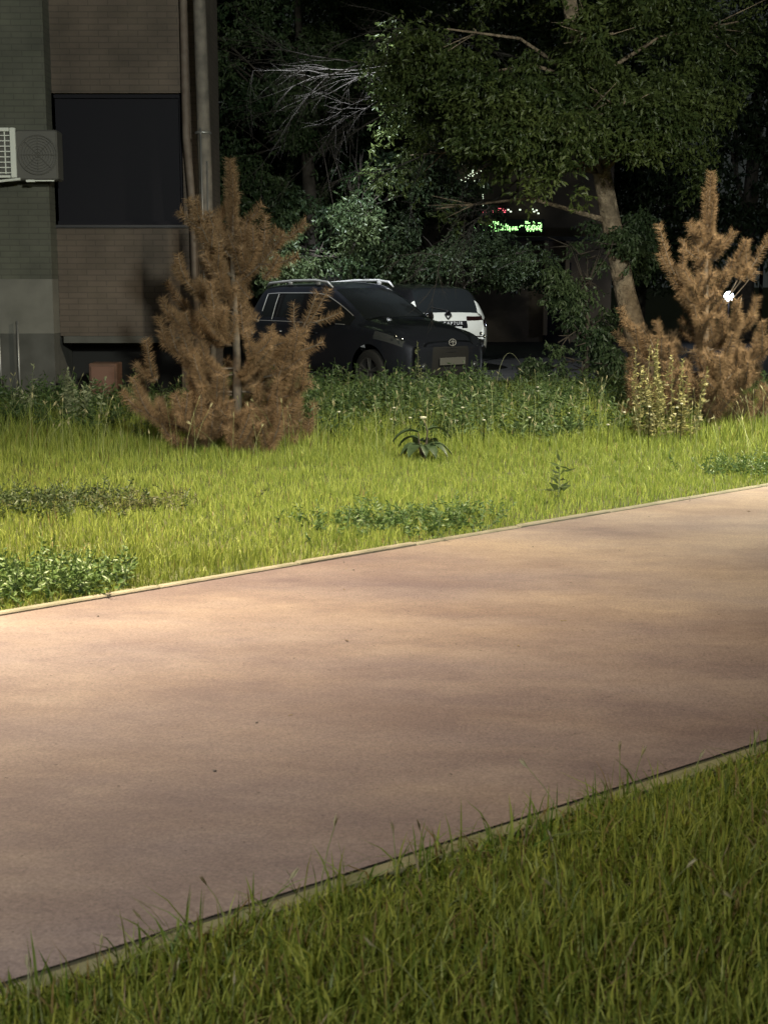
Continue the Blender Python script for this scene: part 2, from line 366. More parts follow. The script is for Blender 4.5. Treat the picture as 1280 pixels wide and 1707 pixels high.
o = tri_mesh('weeds', V, T, M['leaf'], None, tint_faces(len(V), 4, (.035, .07, .024), (.10, .15, .05)))
tag(o, 'thick knee-high leafy weeds in front of the parked cars', 'weeds', kind='stuff')

def one_weed(name, px, py, hm, nstem, nleaf, L0, c0, c1, label, cat, spread=.1, pointy=.35, group=None):
    g = G(px, py)
    if nstem > 20:
        xs = RNG.normal(0, spread, nstem)*1.5+g.x; ys = RNG.normal(0, spread, nstem)+g.y; ok = far_sd(xs, ys) > .09; xs, ys = xs[ok], ys[ok]
        V, T = weed_arrays(xs, ys, hm*RNG.uniform(.5, 1.15, len(xs)), nleaf, L0, pointy=pointy)
        o = tri_mesh('weed_patch', V, T, M['leaf'], None, tint_faces(len(V), 4, c0, c1)); return tag(o, label, 'weeds', kind='stuff')
    r = empty(name, (g.x, g.y, 0)); tag(r, label, cat, group)
    for k in range(nstem):
        V, T = weed_arrays(RNG.normal(0, spread, 1), RNG.normal(0, spread, 1), hm*RNG.uniform(.42, 1.05, 1), nleaf, L0, pointy=pointy)
        m1 = T.max(1) < 8
        st_ = tri_mesh('stem', V[:8], T[m1], M['leaf'], r, tint_faces(8, 4, c0, c1))
        tri_mesh('leaves', V[8:], T[~m1]-8, M['leaf'], st_, tint_faces(len(V)-8, 4, c0, c1))
    return r
pale0, pale1 = (.13, .16, .09), (.26, .29, .17)
one_weed('tall_weed', 135, 722, .92, 13, 40, .10, pale0, pale1, 'pale silvery tall weed with small leaves beside the brown box', 'weed', .10, .4)
one_weed('tall_weed', 48, 715, .74, 7, 34, .09, pale0, pale1, 'pale narrow weed at the foot of the grey wall', 'weed', .06, .35)
one_weed('tall_weed', 703, 676, .92, 2, 60, .065, (.14, .17, .07), (.26, .28, .13), 'single tall spike weed in front of the dark car headlight', 'weed', .02, .5)
one_weed('tall_weed', 1072, 736, 1.05, 16, 50, .075, (.15, .15, .06), (.28, .26, .11), 'yellowish bushy weed beside the leaning trunk', 'weed', .13, .45, None)
one_weed('tall_weed', 1128, 738, .98, 16, 50, .075, (.15, .15, .06), (.28, .26, .11), 'yellowish bushy weed in front of the right dead pine', 'weed', .13, .45, None)
one_weed('tall_weed', 98, 985, .17, 110, 12, .06, (.06, .12, .03), (.13, .20, .06), 'leafy weed clump by the left end of the far kerb', 'weed', .22, .38)
one_weed('tall_weed', 10, 985, .20, 160, 12, .06, (.06, .12, .03), (.13, .20, .06), 'dark leafy weed clump at the left edge of the photo by the kerb', 'weed', .25, .38)
one_weed('tall_weed', 690, 880, .15, 170, 12, .06, (.05, .10, .025), (.11, .17, .05), 'low dark green weed patch on the grass near the middle of the kerb', 'weed', .27, .36)
one_weed('tall_weed', 1272, 790, .19, 110, 12, .06, (.05, .10, .025), (.11, .17, .05), 'low dark green weed patch at the right edge of the photo', 'weed', .22, .36)
one_weed('tall_weed', 55, 848, .15, 260, 10, .06, (.035, .06, .02), (.07, .10, .035), 'dark low weed patch in the lawn at the left', 'weed', .28, .36)  # dark leaf colours stand in for shade on the lawn
one_weed('tall_weed', 185, 846, .10, 160, 10, .05, (.07, .075, .03), (.12, .13, .05), 'low brownish weed patch in the lawn in front of the left pine', 'weed', .24, .36)
one_weed('sapling', 930, 838, .42, 1, 18, .17, (.05, .075, .025), (.10, .14, .05), 'small upright sapling with opposite leaves alone on the mown grass', 'sapling', .0, .30)
def broad_plant():
    g = G(705, 770); r = empty('burdock_plant', (g.x, g.y, 0)); tag(r, 'low plant with broad dark drooping leaves at the edge of the weeds', 'plant')
    b = MB(); s = MB()
    for k in range(13):
        an = k*2.4; hgt = .14+.20*random.random(); L = .20+.08*random.random(); w = L*.24
        rad = Vector((math.cos(an), math.sin(an), 0)); sd_ = Vector((-rad.y, rad.x, 0)); root = rad*.05+Vector((0, 0, hgt*.9))
        s.tube([(0, 0, 0), root*.6, root], .005, 5)
        row = []
        for i in range(7):
            t = i/6; c = root+rad*L*t+Vector((0, 0, .05*math.sin(t*2.2)-.13*t*t)); ww = w*math.sin(math.pi*(t*.92+.06))**.8
            row += [c-sd_*ww+Vector((0, 0, .02)), c, c+sd_*ww+Vector((0, 0, .02))]
        b.add(row, [[3*i+j, 3*i+j+1, 3*i+j+4, 3*i+j+3] for i in range(6) for j in range(2)])
    s.tube([(.03, 0, 0), (.04, 0, .3), (0, .0, .43)], .006, 5)
    b.build('leaves', mat('burdock_leaf', (.035, .06, .025), .5, trans=.15), r, True); s.build('stem', M['twig'], r)
    f = MB(); f.lathe([(0, -.012), (.03, -.004), (.034, .008), (.0, .014)], (0, 0, .43), n=10); f.build('flower', mat('flower_white', (.55, .55, .42), .7), r)
broad_plant()
def arch_grass(px, py, label, flip):
    g = G(px, py); b = MB(); pts = [(g.x+flip*(.0+.30*t**1.5), g.y, .62*math.sin(t*2.0)) for t in np.linspace(0, 1.25, 12)]
    b.tube(pts, [.006*(1-i/14) for i in range(12)], 5); o = b.build('arching_grass_stem', mat('pale_grass', (.26, .28, .17), .6), smooth=True); tag(o, label, 'grass stem')
arch_grass(826, 655, 'long pale grass stem arching over in front of the dark yard', 1)
b = MB()
for k in range(46):
    g = G(random.uniform(30, 1150), random.uniform(640, 760)); z = random.uniform(.2, .5)
    b.lathe([(0, -.008), (.016, -.002), (.018, .006), (0, .01)], (g.x, g.y, z), n=7); b.tube([(g.x, g.y, 0), (g.x, g.y, z)], .003, 4, 1)
tag(b.build('wild_flowers', [mat('petal', (.5, .5, .4), .7), M['grass']]), 'tiny white flowers scattered among the weeds', 'flowers', kind='stuff')

# ------------------------------------------------------------------ dead brown pines
def needles(centres, dirs, name, parent, L=.062, W=.0042, c0=(.16, .08, .03), c1=(.40, .235, .10)):
    n = len(centres); d = unit(dirs); r = unit(RNG.normal(0, 1, (n, 3))); s_ = unit(np.cross(d, r))*W/2
    Ls = (L*RNG.uniform(.7, 1.15, n))[:, None]
    V = np.stack([centres-s_, centres+s_, centres+d*Ls], 1).reshape(-1, 3); T = np.arange(3*n).reshape(-1, 3)
    f = RNG.uniform(0, 1, (n, 1)); return tri_mesh(name, V, T, M['needle'], parent, np.repeat(np.array(c0)*(1-f)+np.array(c1)*f, 3, 0))
def brush(p0, p1, bend, nn, C, D, L=.062, start=0.0):
    """needles along a curved shoot"""
    t = RNG.uniform(start, 1, nn); p0 = np.array(p0); p1 = np.array(p1); c = p0+(p1-p0)*t[:, None]+np.array(bend)*(np.sin(t*np.pi))[:, None]
    ax = (p1-p0)/np.linalg.norm(p1-p0); r = RNG.normal(0, 1, (nn, 3)); r -= (r@ax)[:, None]*ax; r = unit(r)
    C.append(c); D.append(r*.95+ax*RNG.uniform(.15, .75, nn)[:, None])
def pine(px, py, H, label, seed, shape, leader, extra=(), holes=(), free=(), gaps=()):
    rnd = random.Random(seed); g = G(px, py); root = empty('dead_pine', (g.x, g.y, 0)); tag(root, label, 'pine tree', 'dead brown young pines')
    tr = MB(); tr.tube([(0, 0, -.05), (.02, 0, H*.3), (-.01, 0, H*.6), (0, 0, H*.93)], [.055, .045, .028, .008], 8); tr.build('trunk', M['pinebark'], root, True)
    br = MB(); C, D = [], []
    def shoot(a, b_, dens=900, start=.1, sag=-.08, free=False):
        a = Vector(a); b_ = Vector(b_)
        for t in (.5, .8, 1):
            p = a.lerp(b_, t)
            if any(u0 < p.x < u1 and v0 < p.z < v1 for u0, u1, v0, v1 in holes) and not free: return
        L = (b_-a).length; bend = Vector((0, 0, sag*L))
        pts = [a+(b_-a)*t+bend*math.sin(t*math.pi) for t in (0, .25, .5, .75, 1)]
        br.tube(pts, [.012, .010, .008, .006, .004], 5); brush(a, b_, bend, int(L*dens), C, D, start=start)
    for q in range(6):
        o_ = (rnd.uniform(-.045, .045), rnd.uniform(-.045, .045)); shoot((0, 0, H*(leader-.06+q*.03)), (o_[0], o_[1], H*(1-q*.022)), 1900, 0, 0)
    for li, (zf, rad, rise, cnt) in enumerate(shape):
        a0 = rnd.uniform(0, 6.28)
        for k in range(cnt):
            an = a0+2*math.pi*k/cnt+rnd.uniform(-.4, .4); rr = rad*rnd.uniform(.55, 1.08)
            d = Vector((math.cos(an), math.sin(an), 0)); z0 = H*zf+rnd.uniform(-.06, .06); base = Vector((0, 0, z0))
            tip = base+d*rr+Vector((0, 0, rise*rnd.uniform(.6, 1.3))); shoot(base, tip, 1300, .2, -.14)
            side = Vector((-d.y, d.x, 0)); m_ = int(3+rr*6)
            for q in range(m_):
                t = .25+.72*(q+rnd.random())/m_; p = base+(tip-base)*t+Vector((0, 0, -.14*(tip-base).length*math.sin(t*math.pi))); sgn = 1 if q % 2 else -1
                l2 = rnd.uniform(.6, 1)*(.22+.20*rr)
                q2 = p+(d*rnd.uniform(.1, .7)+side*sgn*rnd.uniform(.1, .9)+Vector((0, 0, rnd.uniform(.35, 1.5)))).normalized()*l2
                shoot(p, q2, 1900, .0)
    for a, b_ in extra: shoot(a, b_, 1500, .05)
    for a, b_ in free: shoot(a, b_, 650, .25, -.05, True)
    br.build('branches', M['pinebark'], root, True)
    C = np.concatenate(C); D = np.concatenate(D); ok = np.ones(len(C), bool)
    for u0, u1, v0, v1 in gaps: ok &= ~((C[:, 0] > u0) & (C[:, 0] < u1) & (C[:, 2] > v0) & (C[:, 2] < v1))
    needles(C[ok], D[ok], 'needles', root, .088, .0042, (.12, .078, .040), (.29, .195, .112))
    return root
pine(395, 748, 2.94, 'dry brown young pine tree in front of the dark car and house corner', 3,
     [(.03, 1.0, .10, 8), (.10, 1.15, .16, 8), (.19, 1.1, .28, 7), (.28, 1.0, .34, 7), (.38, .85, .40, 6), (.48, .72, .46, 6), (.58, .50, .52, 6), (.66, .36, .44, 4)], .76,
     extra=[((.05, 0, 1.72), (.52, -.1, 2.20)), ((.3, -.05, 1.95), (.34, -.1, 2.38)), ((.42, -.08, 2.1), (.74, 0, 2.32)), ((.25, -.05, 1.9), (.66, -.1, 1.98)), ((.1, 0, 1.05), (.75, -.2, 1.22)), ((.45, -.1, 1.12), (.70, -.15, 1.50)), ((.3, -.1, .75), (.72, -.2, .98))],
     free=[((.45, -.1, .85), (.98, -.15, 1.66)), ((.62, -.1, 1.10), (.62, -.15, 1.50)), ((.75, -.1, 1.3), (1.10, -.1, 1.42)), ((.55, -.1, 1.0), (.92, -.2, 1.12)), ((.68, -.1, 1.2), (.86, -.2, 1.62))],
     holes=[(.13, 1.6, 1.26, 1.80), (-.26, .10, .94, 1.26), (-.80, -.56, .60, .82), (.80, 2.2, -.2, 1.25), (-2.2, -1.18, 0, 2)])
pine(1168, 712, 2.98, 'dry brown young pine tree beside the leaning trunk at the right', 5,
     [(.05, 1.0, .14, 7), (.14, 1.1, .22, 8), (.24, 1.0, .24, 6), (.32, .98, .38, 5), (.42, .66, .55, 4), (.50, .42, .50, 3), (.66, .22, .30, 4)], .62,
     extra=[((.1, 0, 1.35), (.55, -.1, 1.85)), ((.3, 0, 1.6), (.70, -.1, 2.25)), ((.45, -.1, 1.75), (.42, -.1, 2.2)), ((-.1, 0, 1.4), (-.58, -.1, 2.05)), ((-.4, -.1, 1.8), (-.60, -.1, 2.38)), ((-.3, 0, 1.6), (-.30, -.1, 2.2))],
     gaps=[(.19, .50, 1.36, 1.74)], holes=[(-2.5, -.98, .5, 3)])

# ------------------------------------------------------------------ broadleaf trees and bushes
def foliage(name, parent, blobs, per, L0, c0, c1, thr=-.1, seed=0, droop=.55, lf=9, nscale=1.6):
    """leaf sprays through the crown volume with gaps. blobs (x,y,z,rx,ry,rz)"""
    Cs, Ds, Fs = [], [], []; tot = sum(b[3]*b[4]*b[5] for b in blobs)
    for (bx, by, bz, rx, ry, rz) in blobs:
        k = max(8, int(per*rx*ry*rz/tot*2.2)); u = unit(RNG.normal(0, 1, (k, 3)))*(RNG.uniform(0, 1, k)**.42)[:, None]
        p = u*np.array((rx, ry, rz))+np.array((bx, by, bz))
        nz = noise2(p[:, 0]*1.0+p[:, 1]*.6, p[:, 2]*1.1-p[:, 1]*.4, nscale, seed)+.5*noise2(p[:, 0], p[:, 2], nscale*2.6, seed+1)
        p = p[nz > thr]; n = len(p)
        dr = unit(np.stack([RNG.normal(0, 1, n), RNG.normal(0, 1, n), RNG.normal(-droop, .45, n)], 1)); ln = RNG.uniform(.7, 1.3, n)*L0*2.6; fs_ = np.clip(.45+.9*noise2(p[:, 0]+p[:, 1]*.5, p[:, 2], 2.3, seed+2)+RNG.normal(0, .15, n), 0, 1)
        for q in range(lf):
            t = (q+.5)/lf; c = p+dr*(ln*t)[:, None]; d = unit(dr*.7+RNG.normal(0, .75, (n, 3))+np.array((0, 0, -droop)))
            Cs.append(c); Ds.append(d); Fs.append(fs_)
    c = np.concatenate(Cs); d = np.concatenate(Ds); n = len(c)
    V, T = leaf_arrays(c, d, L0*RNG.uniform(.6, 1.25, n), L0*.40*RNG.uniform(.7, 1.2, n))
    sp = np.concatenate(Fs)[:, None]; f = np.clip(RNG.uniform(0, 1, (n, 1))**1.5*.6+sp*.7-.1, 0, 1)
    return tri_mesh(name, V, T, M['leaf'], parent, np.repeat(np.array(c0)*(1-f)+np.array(c1)*f, 4, 0))
def limbs(root, trunk, radii, blobs, m, seed, per=2, name='trunk'):
    rnd = random.Random(seed); b = MB(); b.tube(trunk, radii, 12)
    tp = [Vector(p) for p in trunk]
    for (bx, by, bz, rx, ry, rz) in blobs:
        for k in range(per):
            tgt = Vector((bx+rnd.uniform(-.6, .6)*rx, by+rnd.uniform(-.6, .6)*ry, bz+rnd.uniform(-.5, .5)*rz))
            cand = [p for p in tp if p.z < tgt.z+.2] or [tp[0]]; s_ = min(cand[1:] or cand, key=lambda p: (p-tgt).length)
            i = tp.index(s_); r0 = radii[i]*.32; mid = s_.lerp(tgt, .5)+Vector((rnd.uniform(-.2, .2), rnd.uniform(-.2, .2), .25))
            b.tube([s_, mid, tgt], [r0, r0*.55, .012], 6)
            for q in range(3):
                e = tgt+Vector((rnd.uniform(-1, 1)*rx, rnd.uniform(-1, 1)*ry, rnd.uniform(-.6, .8)*rz))*.6; b.tube([mid.lerp(tgt, .6), e], [.014, .004], 4)
    return b.build(name, m, root, True)
def tree(name, loc, trunk, radii, blobs, per, L0, c0, c1, label, cat, seed, thr=-.1, bark='darkbark', droop=.55, lf=9, lper=2, group=None):
    r = empty(name, (loc[0], loc[1], 0)); tag(r, label, cat, group)
    off = lambda p: (p[0]-loc[0], p[1]-loc[1], p[2])
    tk = [off(p) for p in trunk]; bl = [(b[0]-loc[0], b[1]-loc[1])+tuple(b[2:]) for b in blobs]
    limbs(r, tk, radii, bl, M[bark], seed, lper); foliage('crown', r, bl, per, L0, c0, c1, thr, seed, droop, lf)
    return r
def B(px, py, Y, rpx, rpy, ry=None):
    p = P(px, py, Y); k = Y/F; return (p.x, p.y, p.z, rpx*k, ry or (rpx*k*.8), rpy*k)
# leaning box elder
tY = 20.4
tr = [G(1085, 655).xy.to_tuple()+(0,)]; bx, by = tr[0][0], tr[0][1]
pts = [(bx, by, -.1)]
for (px, py) in ((1060, 560), (1042, 490), (1018, 370), (1003, 290), (975, 140), (948, 0), (925, -120), (900, -260)):
    p = P(px, py, by+.1); pts.append((p.x, p.y, p.z))
blobs = [B(800, 60, 20.2, 130, 110), B(960, 30, 19.9, 150, 110), B(1080, 150, 20.0, 110, 110), B(880, 200, 19.6, 150, 90), B(1045, 200, 19.8, 110, 55),
         B(800, 240, 20.6, 90, 80), B(915, 315, 19.9, 62, 55), B(1050, 60, 21.5, 120, 140), B(720, 100, 21.6, 110, 120), B(860, -120, 20.6, 260, 120), B(1140, 270, 22, 55, 70), B(680, 230, 22.5, 90, 90), B(760, 330, 22, 60, 50), B(1170, 60, 22, 90, 160)]
tree('leaning_tree', (bx, by), pts, [.23, .185, .165, .15, .14, .13, .11, .08, .04], blobs, 13500, .09, (.04, .065, .02), (.12, .155, .045),
     'large green tree with a thick leaning bare trunk left of the right pine', 'tree', 21, thr=.12, bark='bark', lper=1)
# dark tree on the left behind the dark car
p0 = G(520, 605)
blobs = [B(440, 60, 28.6, 100, 110), B(520, 150, 29, 110, 110), B(430, 250, 28.6, 80, 110), B(560, 60, 29, 110, 110), B(500, 340, 29, 90, 80), B(640, 200, 29.6, 110, 110), B(470, -120, 29, 200, 130), B(420, 420, 29, 70, 70), B(640, 30, 30, 110, 100), B(390, 330, 29, 60, 110), B(600, 110, 29, 90, 110), B(640, 320, 29.5, 80, 90), B(380, 120, 29, 70, 120)]
tree('dark_tree', (p0.x, 29), [(p0.x, 29, 0), (p0.x+.1, 29, 2.2), (p0.x, 29, 4.2), (p0.x-.2, 29, 7.5)], [.2, .16, .12, .05], blobs, 14000, .11, (.03, .06, .028), (.10, .145, .06),
     'dense dark tree between the house corner and the dead twigs', 'tree', 31, thr=.10)
# middle tree behind the white car
blobs = [B(700, 330, 31, 130, 130), B(620, 430, 30.5, 110, 80), B(740, 430, 31, 120, 60), B(860, 440, 33, 90, 40), B(690, 220, 32, 120, 100), B(560, 260, 31, 100, 140)]
p0 = P(690, 500, 31)
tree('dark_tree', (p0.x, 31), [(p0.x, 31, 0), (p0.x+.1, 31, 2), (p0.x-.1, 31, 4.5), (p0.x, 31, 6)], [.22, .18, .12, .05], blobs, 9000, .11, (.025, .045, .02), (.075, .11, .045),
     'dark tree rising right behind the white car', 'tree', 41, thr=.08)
def bush(pxs, Y, per, L0, c0, c1, label, seed, thr=0, droop=.5, name='bush', pointy=None):
    bl = [B(px, py, Y+dy, a, b_) for (px, py, dy, a, b_) in pxs]; cx = sum(b[0] for b in bl)/len(bl); cy = Y
    trunk = [(cx, cy, 0), (cx+.05, cy, .8), (cx, cy, 1.6)]
    return tree(name, (cx, cy), trunk, [.05, .04, .03], bl, per, L0, c0, c1, label, 'bush', seed, thr, 'twig', droop, 9, 2)
bush([(585, 370, 0, 48, 42), (560, 425, 0, 40, 30), (480, 430, .3, 60, 45), (610, 335, .2, 26, 24)], 24.9, 520, .09, (.04, .07, .028), (.11, .145, .06), 'bright leafy shrub above the roof of the dark car', 51, thr=-.1, droop=.7, name='shrub')
bush([(700, 440, 0, 55, 30), (760, 435, 0, 60, 36), (850, 450, .5, 60, 30), (800, 400, .5, 70, 30), (880, 435, .5, 50, 28), (640, 390, 0, 60, 50)], 29.6, 1100, .09, (.03, .05, .022), (.08, .11, .045), 'dim green shrub above the roof of the white car', 52, thr=0, name='shrub')
bush([(965, 470, 0, 55, 60), (985, 545, 0, 40, 60), (940, 560, 0, 34, 36), (1010, 420, .2, 60, 50), (1005, 600, -.3, 45, 30), (1065, 400, .8, 30, 60), (930, 500, .4, 40, 60), (950, 400, .6, 60, 50), (900, 610, .5, 40, 22), (975, 610, 0, 50, 24)], 21.6, 2400, .085, (.03, .055, .025), (.085, .125, .055), 'drooping green shrub between the dark yard and the leaning trunk', 53, thr=-.05, droop=.9, name='shrub')
bush([(580, 130, 0, 45, 55), (560, 210, 0, 45, 36), (590, 260, 0, 40, 30), (600, 300, 0, 30, 20)], 28.2, 330, .09, (.025, .055, .018), (.05, .09, .028), 'small bright leafy tree in front of the dark tree', 54, thr=-.05, droop=.7, name='young_tree')
# far right trees
blobs = [B(1200, 200, 42, 140, 160), B(1290, 330, 42, 120, 120), B(1160, 430, 43, 90, 60), B(1260, 60, 43, 160, 130), B(1120, 330, 44, 80, 140), B(1380, 150, 42, 150, 260)]
p0 = P(1240, 500, 42)
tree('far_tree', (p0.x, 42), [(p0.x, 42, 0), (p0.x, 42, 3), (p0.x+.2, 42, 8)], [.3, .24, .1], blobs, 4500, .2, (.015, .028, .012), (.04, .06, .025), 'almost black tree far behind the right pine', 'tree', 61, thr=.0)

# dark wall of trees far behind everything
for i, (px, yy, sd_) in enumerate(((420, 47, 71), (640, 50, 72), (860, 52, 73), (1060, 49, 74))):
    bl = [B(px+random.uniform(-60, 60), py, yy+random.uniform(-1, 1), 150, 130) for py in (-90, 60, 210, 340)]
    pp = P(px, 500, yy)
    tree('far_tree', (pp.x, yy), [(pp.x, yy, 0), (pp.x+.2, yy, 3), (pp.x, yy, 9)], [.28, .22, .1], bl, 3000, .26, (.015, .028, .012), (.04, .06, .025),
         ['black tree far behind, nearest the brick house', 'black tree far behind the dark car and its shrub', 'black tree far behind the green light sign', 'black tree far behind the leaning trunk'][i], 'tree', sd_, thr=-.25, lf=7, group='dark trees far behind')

# ---- dead twigs: a bare dead limb system
def dead_twigs():
    rnd = random.Random(9); root = bpy.data.objects['leaning_tree']
    b = MB(); tw = MB()
    base = Vector((0, 0, 0)); top = P(905, 40, 22.6)-root.location; pm = P(860, 330, 22.6)-root.location
    q = [Vector((0, 0, 0)), Vector((.35, .1, 1.3)), pm, P(880, 180, 22.6)-root.location, top]
    tk = Vector(pts[5])-root.location; q = [tk, P(930, 130, 21)-root.location, P(885, 165, 22)-root.location, P(868, 230, 22.4)-root.location, P(862, 320, 22.6)-root.location]
    b.tube(q, [.07, .055, .04, .03, .02], 7)
    def grow(p, d, L, r, dep):
        pts = [p]; dd = d.copy()
        for i in range(4): dd = (dd+Vector((rnd.uniform(-.2, .2), rnd.uniform(-.2, .2), rnd.uniform(-.22, .14)))).normalized(); pts.append(pts[-1]+dd*L/4)
        tw.tube(pts, [r*(1-i*.19) for i in range(5)], 4, cap=False)
        if dep:
            for k in range(5):
                i = rnd.randint(1, 4); nd_ = (dd+Vector((rnd.uniform(-.7, .7), rnd.uniform(-.6, .6), rnd.uniform(-.7, .6)))).normalized(); grow(pts[i], nd_, L*rnd.uniform(.35, .6), r*.5, dep-1)
    for (spx, spy, ex, ey) in ((880, 180, 600, 140), (880, 170, 640, 60), (870, 190, 590, 190), (862, 300, 700, 420), (862, 320, 740, 415), (880, 150, 620, 10), (890, 100, 700, 30), (870, 220, 660, 240), (885, 120, 560, 30), (875, 210, 680, 180)):
        a = P(spx, spy, 22.6)-root.location; e = P(ex, ey, 21.7+rnd.uniform(-.3, .3))-root.location; d = (e-a)
        grow(a, d.normalized(), d.length, .016, 3)
    lb = b.build('dead_limb', M['twig'], root, True); t_ = tw.build('twigs', mat('dead_twig', (.07, .064, .06), .95, spec=.1), lb); lb['label'] = 'bare dead grey limb with fanning twigs'
dead_twigs()

# ------------------------------------------------------------------ cars
def lerp(a, b, t): return a+(b-a)*t
def car_shell(st, capmat, faces_mat, nsub=2, rear_cap=None, front_cap=None, arches=()):
    """st: stations rear->front, each (x, w, [z0..z5], belt, wt, zt, crown). returns evaluated mesh (verts, faces, material index)"""
    def half(s):
        x, w, zb, zs, zm, zsh, belt, wt, zt, cr = s
        return [(0, zb), (w*.5, zb), (w*.90, zb), (w*.985, zs), (w, zm), (w*.985, zsh), (w*.945, belt),
                (wt+.035, zt-.055), (wt-.04, zt), (wt*.72, zt+cr*.55), (wt*.4, zt+cr*.85), (0, zt+cr)]
    NH = 12; V = []; F_ = []; MI = []; rings = []
    for s in st:
        h_ = half(s); ring = [(s[0], y, z) for y, z in h_]+[(s[0], -y, z) for y, z in h_[-2:0:-1]]
        rings.append([len(V)+i for i in range(len(ring))]); V += ring
    R = len(rings[0])       # 22
    for i in range(len(st)-1):
        for j in range(R):
            k = (j+1) % R; F_.append((rings[i][j], rings[i][k], rings[i+1][k], rings[i+1][j])[::-1])
            jj = j if j < NH-1 else R-1-j      # symmetric strip id: 0..10
            MI.append(faces_mat(i, jj))
    # end caps as grids: bottom row = ring 2L..2R ; top row = 8L..8R
    for end, ri, sgn in (('rear', 0, -1), ('front', len(st)-1, 1)):
        rg = rings[ri]; s = st[ri]; rows = []
        bot = [rg[2], rg[1], rg[0], rg[R-1], rg[R-2]]
        rows.append(bot)
        bul = (rear_cap if end == 'rear' else front_cap)
        for j in range(3, 8):
            a = V[rg[j]]; b_ = V[rg[R-j]]; row = [rg[j]]
            for q, fy in ((1, .55), (2, 0), (3, -.55)):
                row.append(len(V)); V.append((a[0]+sgn*bul[j-3]*(1 if q == 2 else .8), a[1]*fy, a[2]))
            row.append(rg[R-j]); rows.append(row)
        # top : ring 8..14 has 7 verts -> stitch with n-gons
        for r in range(len(rows)-1):
            for q in range(4):
                f = (rows[r][q], rows[r][q+1], rows[r+1][q+1], rows[r+1][q])
                F_.append(f if sgn < 0 else f[::-1]); MI.append(capmat(end, r, q))
        t = rows[-1]; R8, R9, R10, R11, R12, R13, R14 = [rg[i] for i in range(8, 15)]
        for f in ((t[0], t[1], R9, R8), (t[1], t[2], R11, R10, R9), (t[2], t[3], R13, R12, R11), (t[3], t[4], R14, R13)):
            F_.append(f if sgn < 0 else f[::-1]); MI.append(capmat(end, 5, 0))
    me = bpy.data.meshes.new('shell'); me.from_pydata(V, [], F_)
    nm = max(MI)+1
    for i in range(nm): me.materials.append(bpy.data.materials.new('slot') if i >= len(bpy.data.materials) else None)
    me.polygons.foreach_set('material_index', MI); me.update()
    o = bpy.data.objects.new('shell', me); COL.objects.link(o)
    sm = o.modifiers.new('s', 'SUBSURF'); sm.levels = sm.render_levels = nsub
    cut = MB()
    for (ax, r) in arches:
        for sg in (1, -1): cut.lathe([(0, -.22), (r, -.22), (r, .22), (0, .22)], (ax, sg*.86, r*.5+.17), 'y', 28)
    co = cut.build('cut', M['plastic']) if arches else None
    if co:
        bm_ = o.modifiers.new('b', 'BOOLEAN'); bm_.operation = 'DIFFERENCE'; bm_.object = co; bm_.solver = 'EXACT'
    dg = bpy.context.evaluated_depsgraph_get(); dg.update(); ev = o.evaluated_get(dg); m2 = ev.to_mesh()
    vs = [tuple(v.co) for v in m2.vertices]; fs = [(tuple(p.vertices), p.material_index) for p in m2.polygons]
    ev.to_mesh_clear(); bpy.data.objects.remove(o); bpy.data.meshes.remove(me)
    if co: bpy.data.objects.remove(co)
    return vs, fs
def split(vs, fs, mi, name, m, parent, off=0, keep=None):
    idx = {}; b = MB(); faces = []
    for f, i in fs:
        if i != mi: continue
        if keep and not keep([vs[k] for k in f]): continue
        faces.append([idx.setdefault(k, len(idx)) for k in f])
    if not faces: return None
    V = [None]*len(idx)
    for k, i in idx.items(): V[i] = vs[k]
    b.add(V, faces); return b.build(name, m, parent, True)
def boundary_trim(vs, fs, a, name, m, parent, r, keep):
    ed = {}
    for f, i in fs:
        for k in range(len(f)): e = tuple(sorted((f[k], f[(k+1) % len(f)]))); ed.setdefault(e, set()).add(i)
    b = MB()
    for (u, v), s in ed.items():
        if a in s and len(s) > 1 and keep(vs[u], vs[v]): b.tube([vs[u], vs[v]], r, 4)
    return b.build(name, m, parent)
def wheel(parent, x, y, r=.34, w=.22, spokes=5, rx=0):
    sg = 1 if y > 0 else -1; wl = empty('wheel', (x, y, r)); wl.parent = parent
    if rx: wl.rotation_euler = (0, 0, rx)
    t = MB(); t.lathe([(r*.66, -w/2), (r*.90, -w/2), (r*.985, -w*.36), (r, -w*.2), (r, w*.2), (r*.985, w*.36), (r*.90, w/2), (r*.66, w/2), (r*.66, -w/2)], axis='y', n=36); t.build('tyre', M['rubber'], wl, True)
    q = MB(); q.lathe([(r*.66, -w*.42), (r*.60, -w*.38), (r*.60, w*.38), (r*.66, w*.42)], axis='y', n=36)
    q.lathe([(r*.64, sg*w*.43), (r*.67, sg*w*.46), (r*.60, sg*w*.45), (r*.60, sg*w*.40)], axis='y', n=36)
    q.lathe([(0, sg*w*.40), (r*.15, sg*w*.38), (r*.15, sg*w*.2)], axis='y', n=16)
    for k in range(spokes):
        an = 2*math.pi*k/spokes+.3
        for da in (-.13, .13):
            q.tube([(math.cos(an)*r*.10, sg*w*.34, math.sin(an)*r*.10), (math.cos(an+da)*r*.63, sg*w*.40, math.sin(an+da)*r*.63)], [.022, .016], 6)
    q.lathe([(0, sg*w*.05), (r*.58, sg*w*.05)], axis='y', n=24, mi=1); q.build('rim', [M['rim'], M['plastic']], wl, False)
    return wl
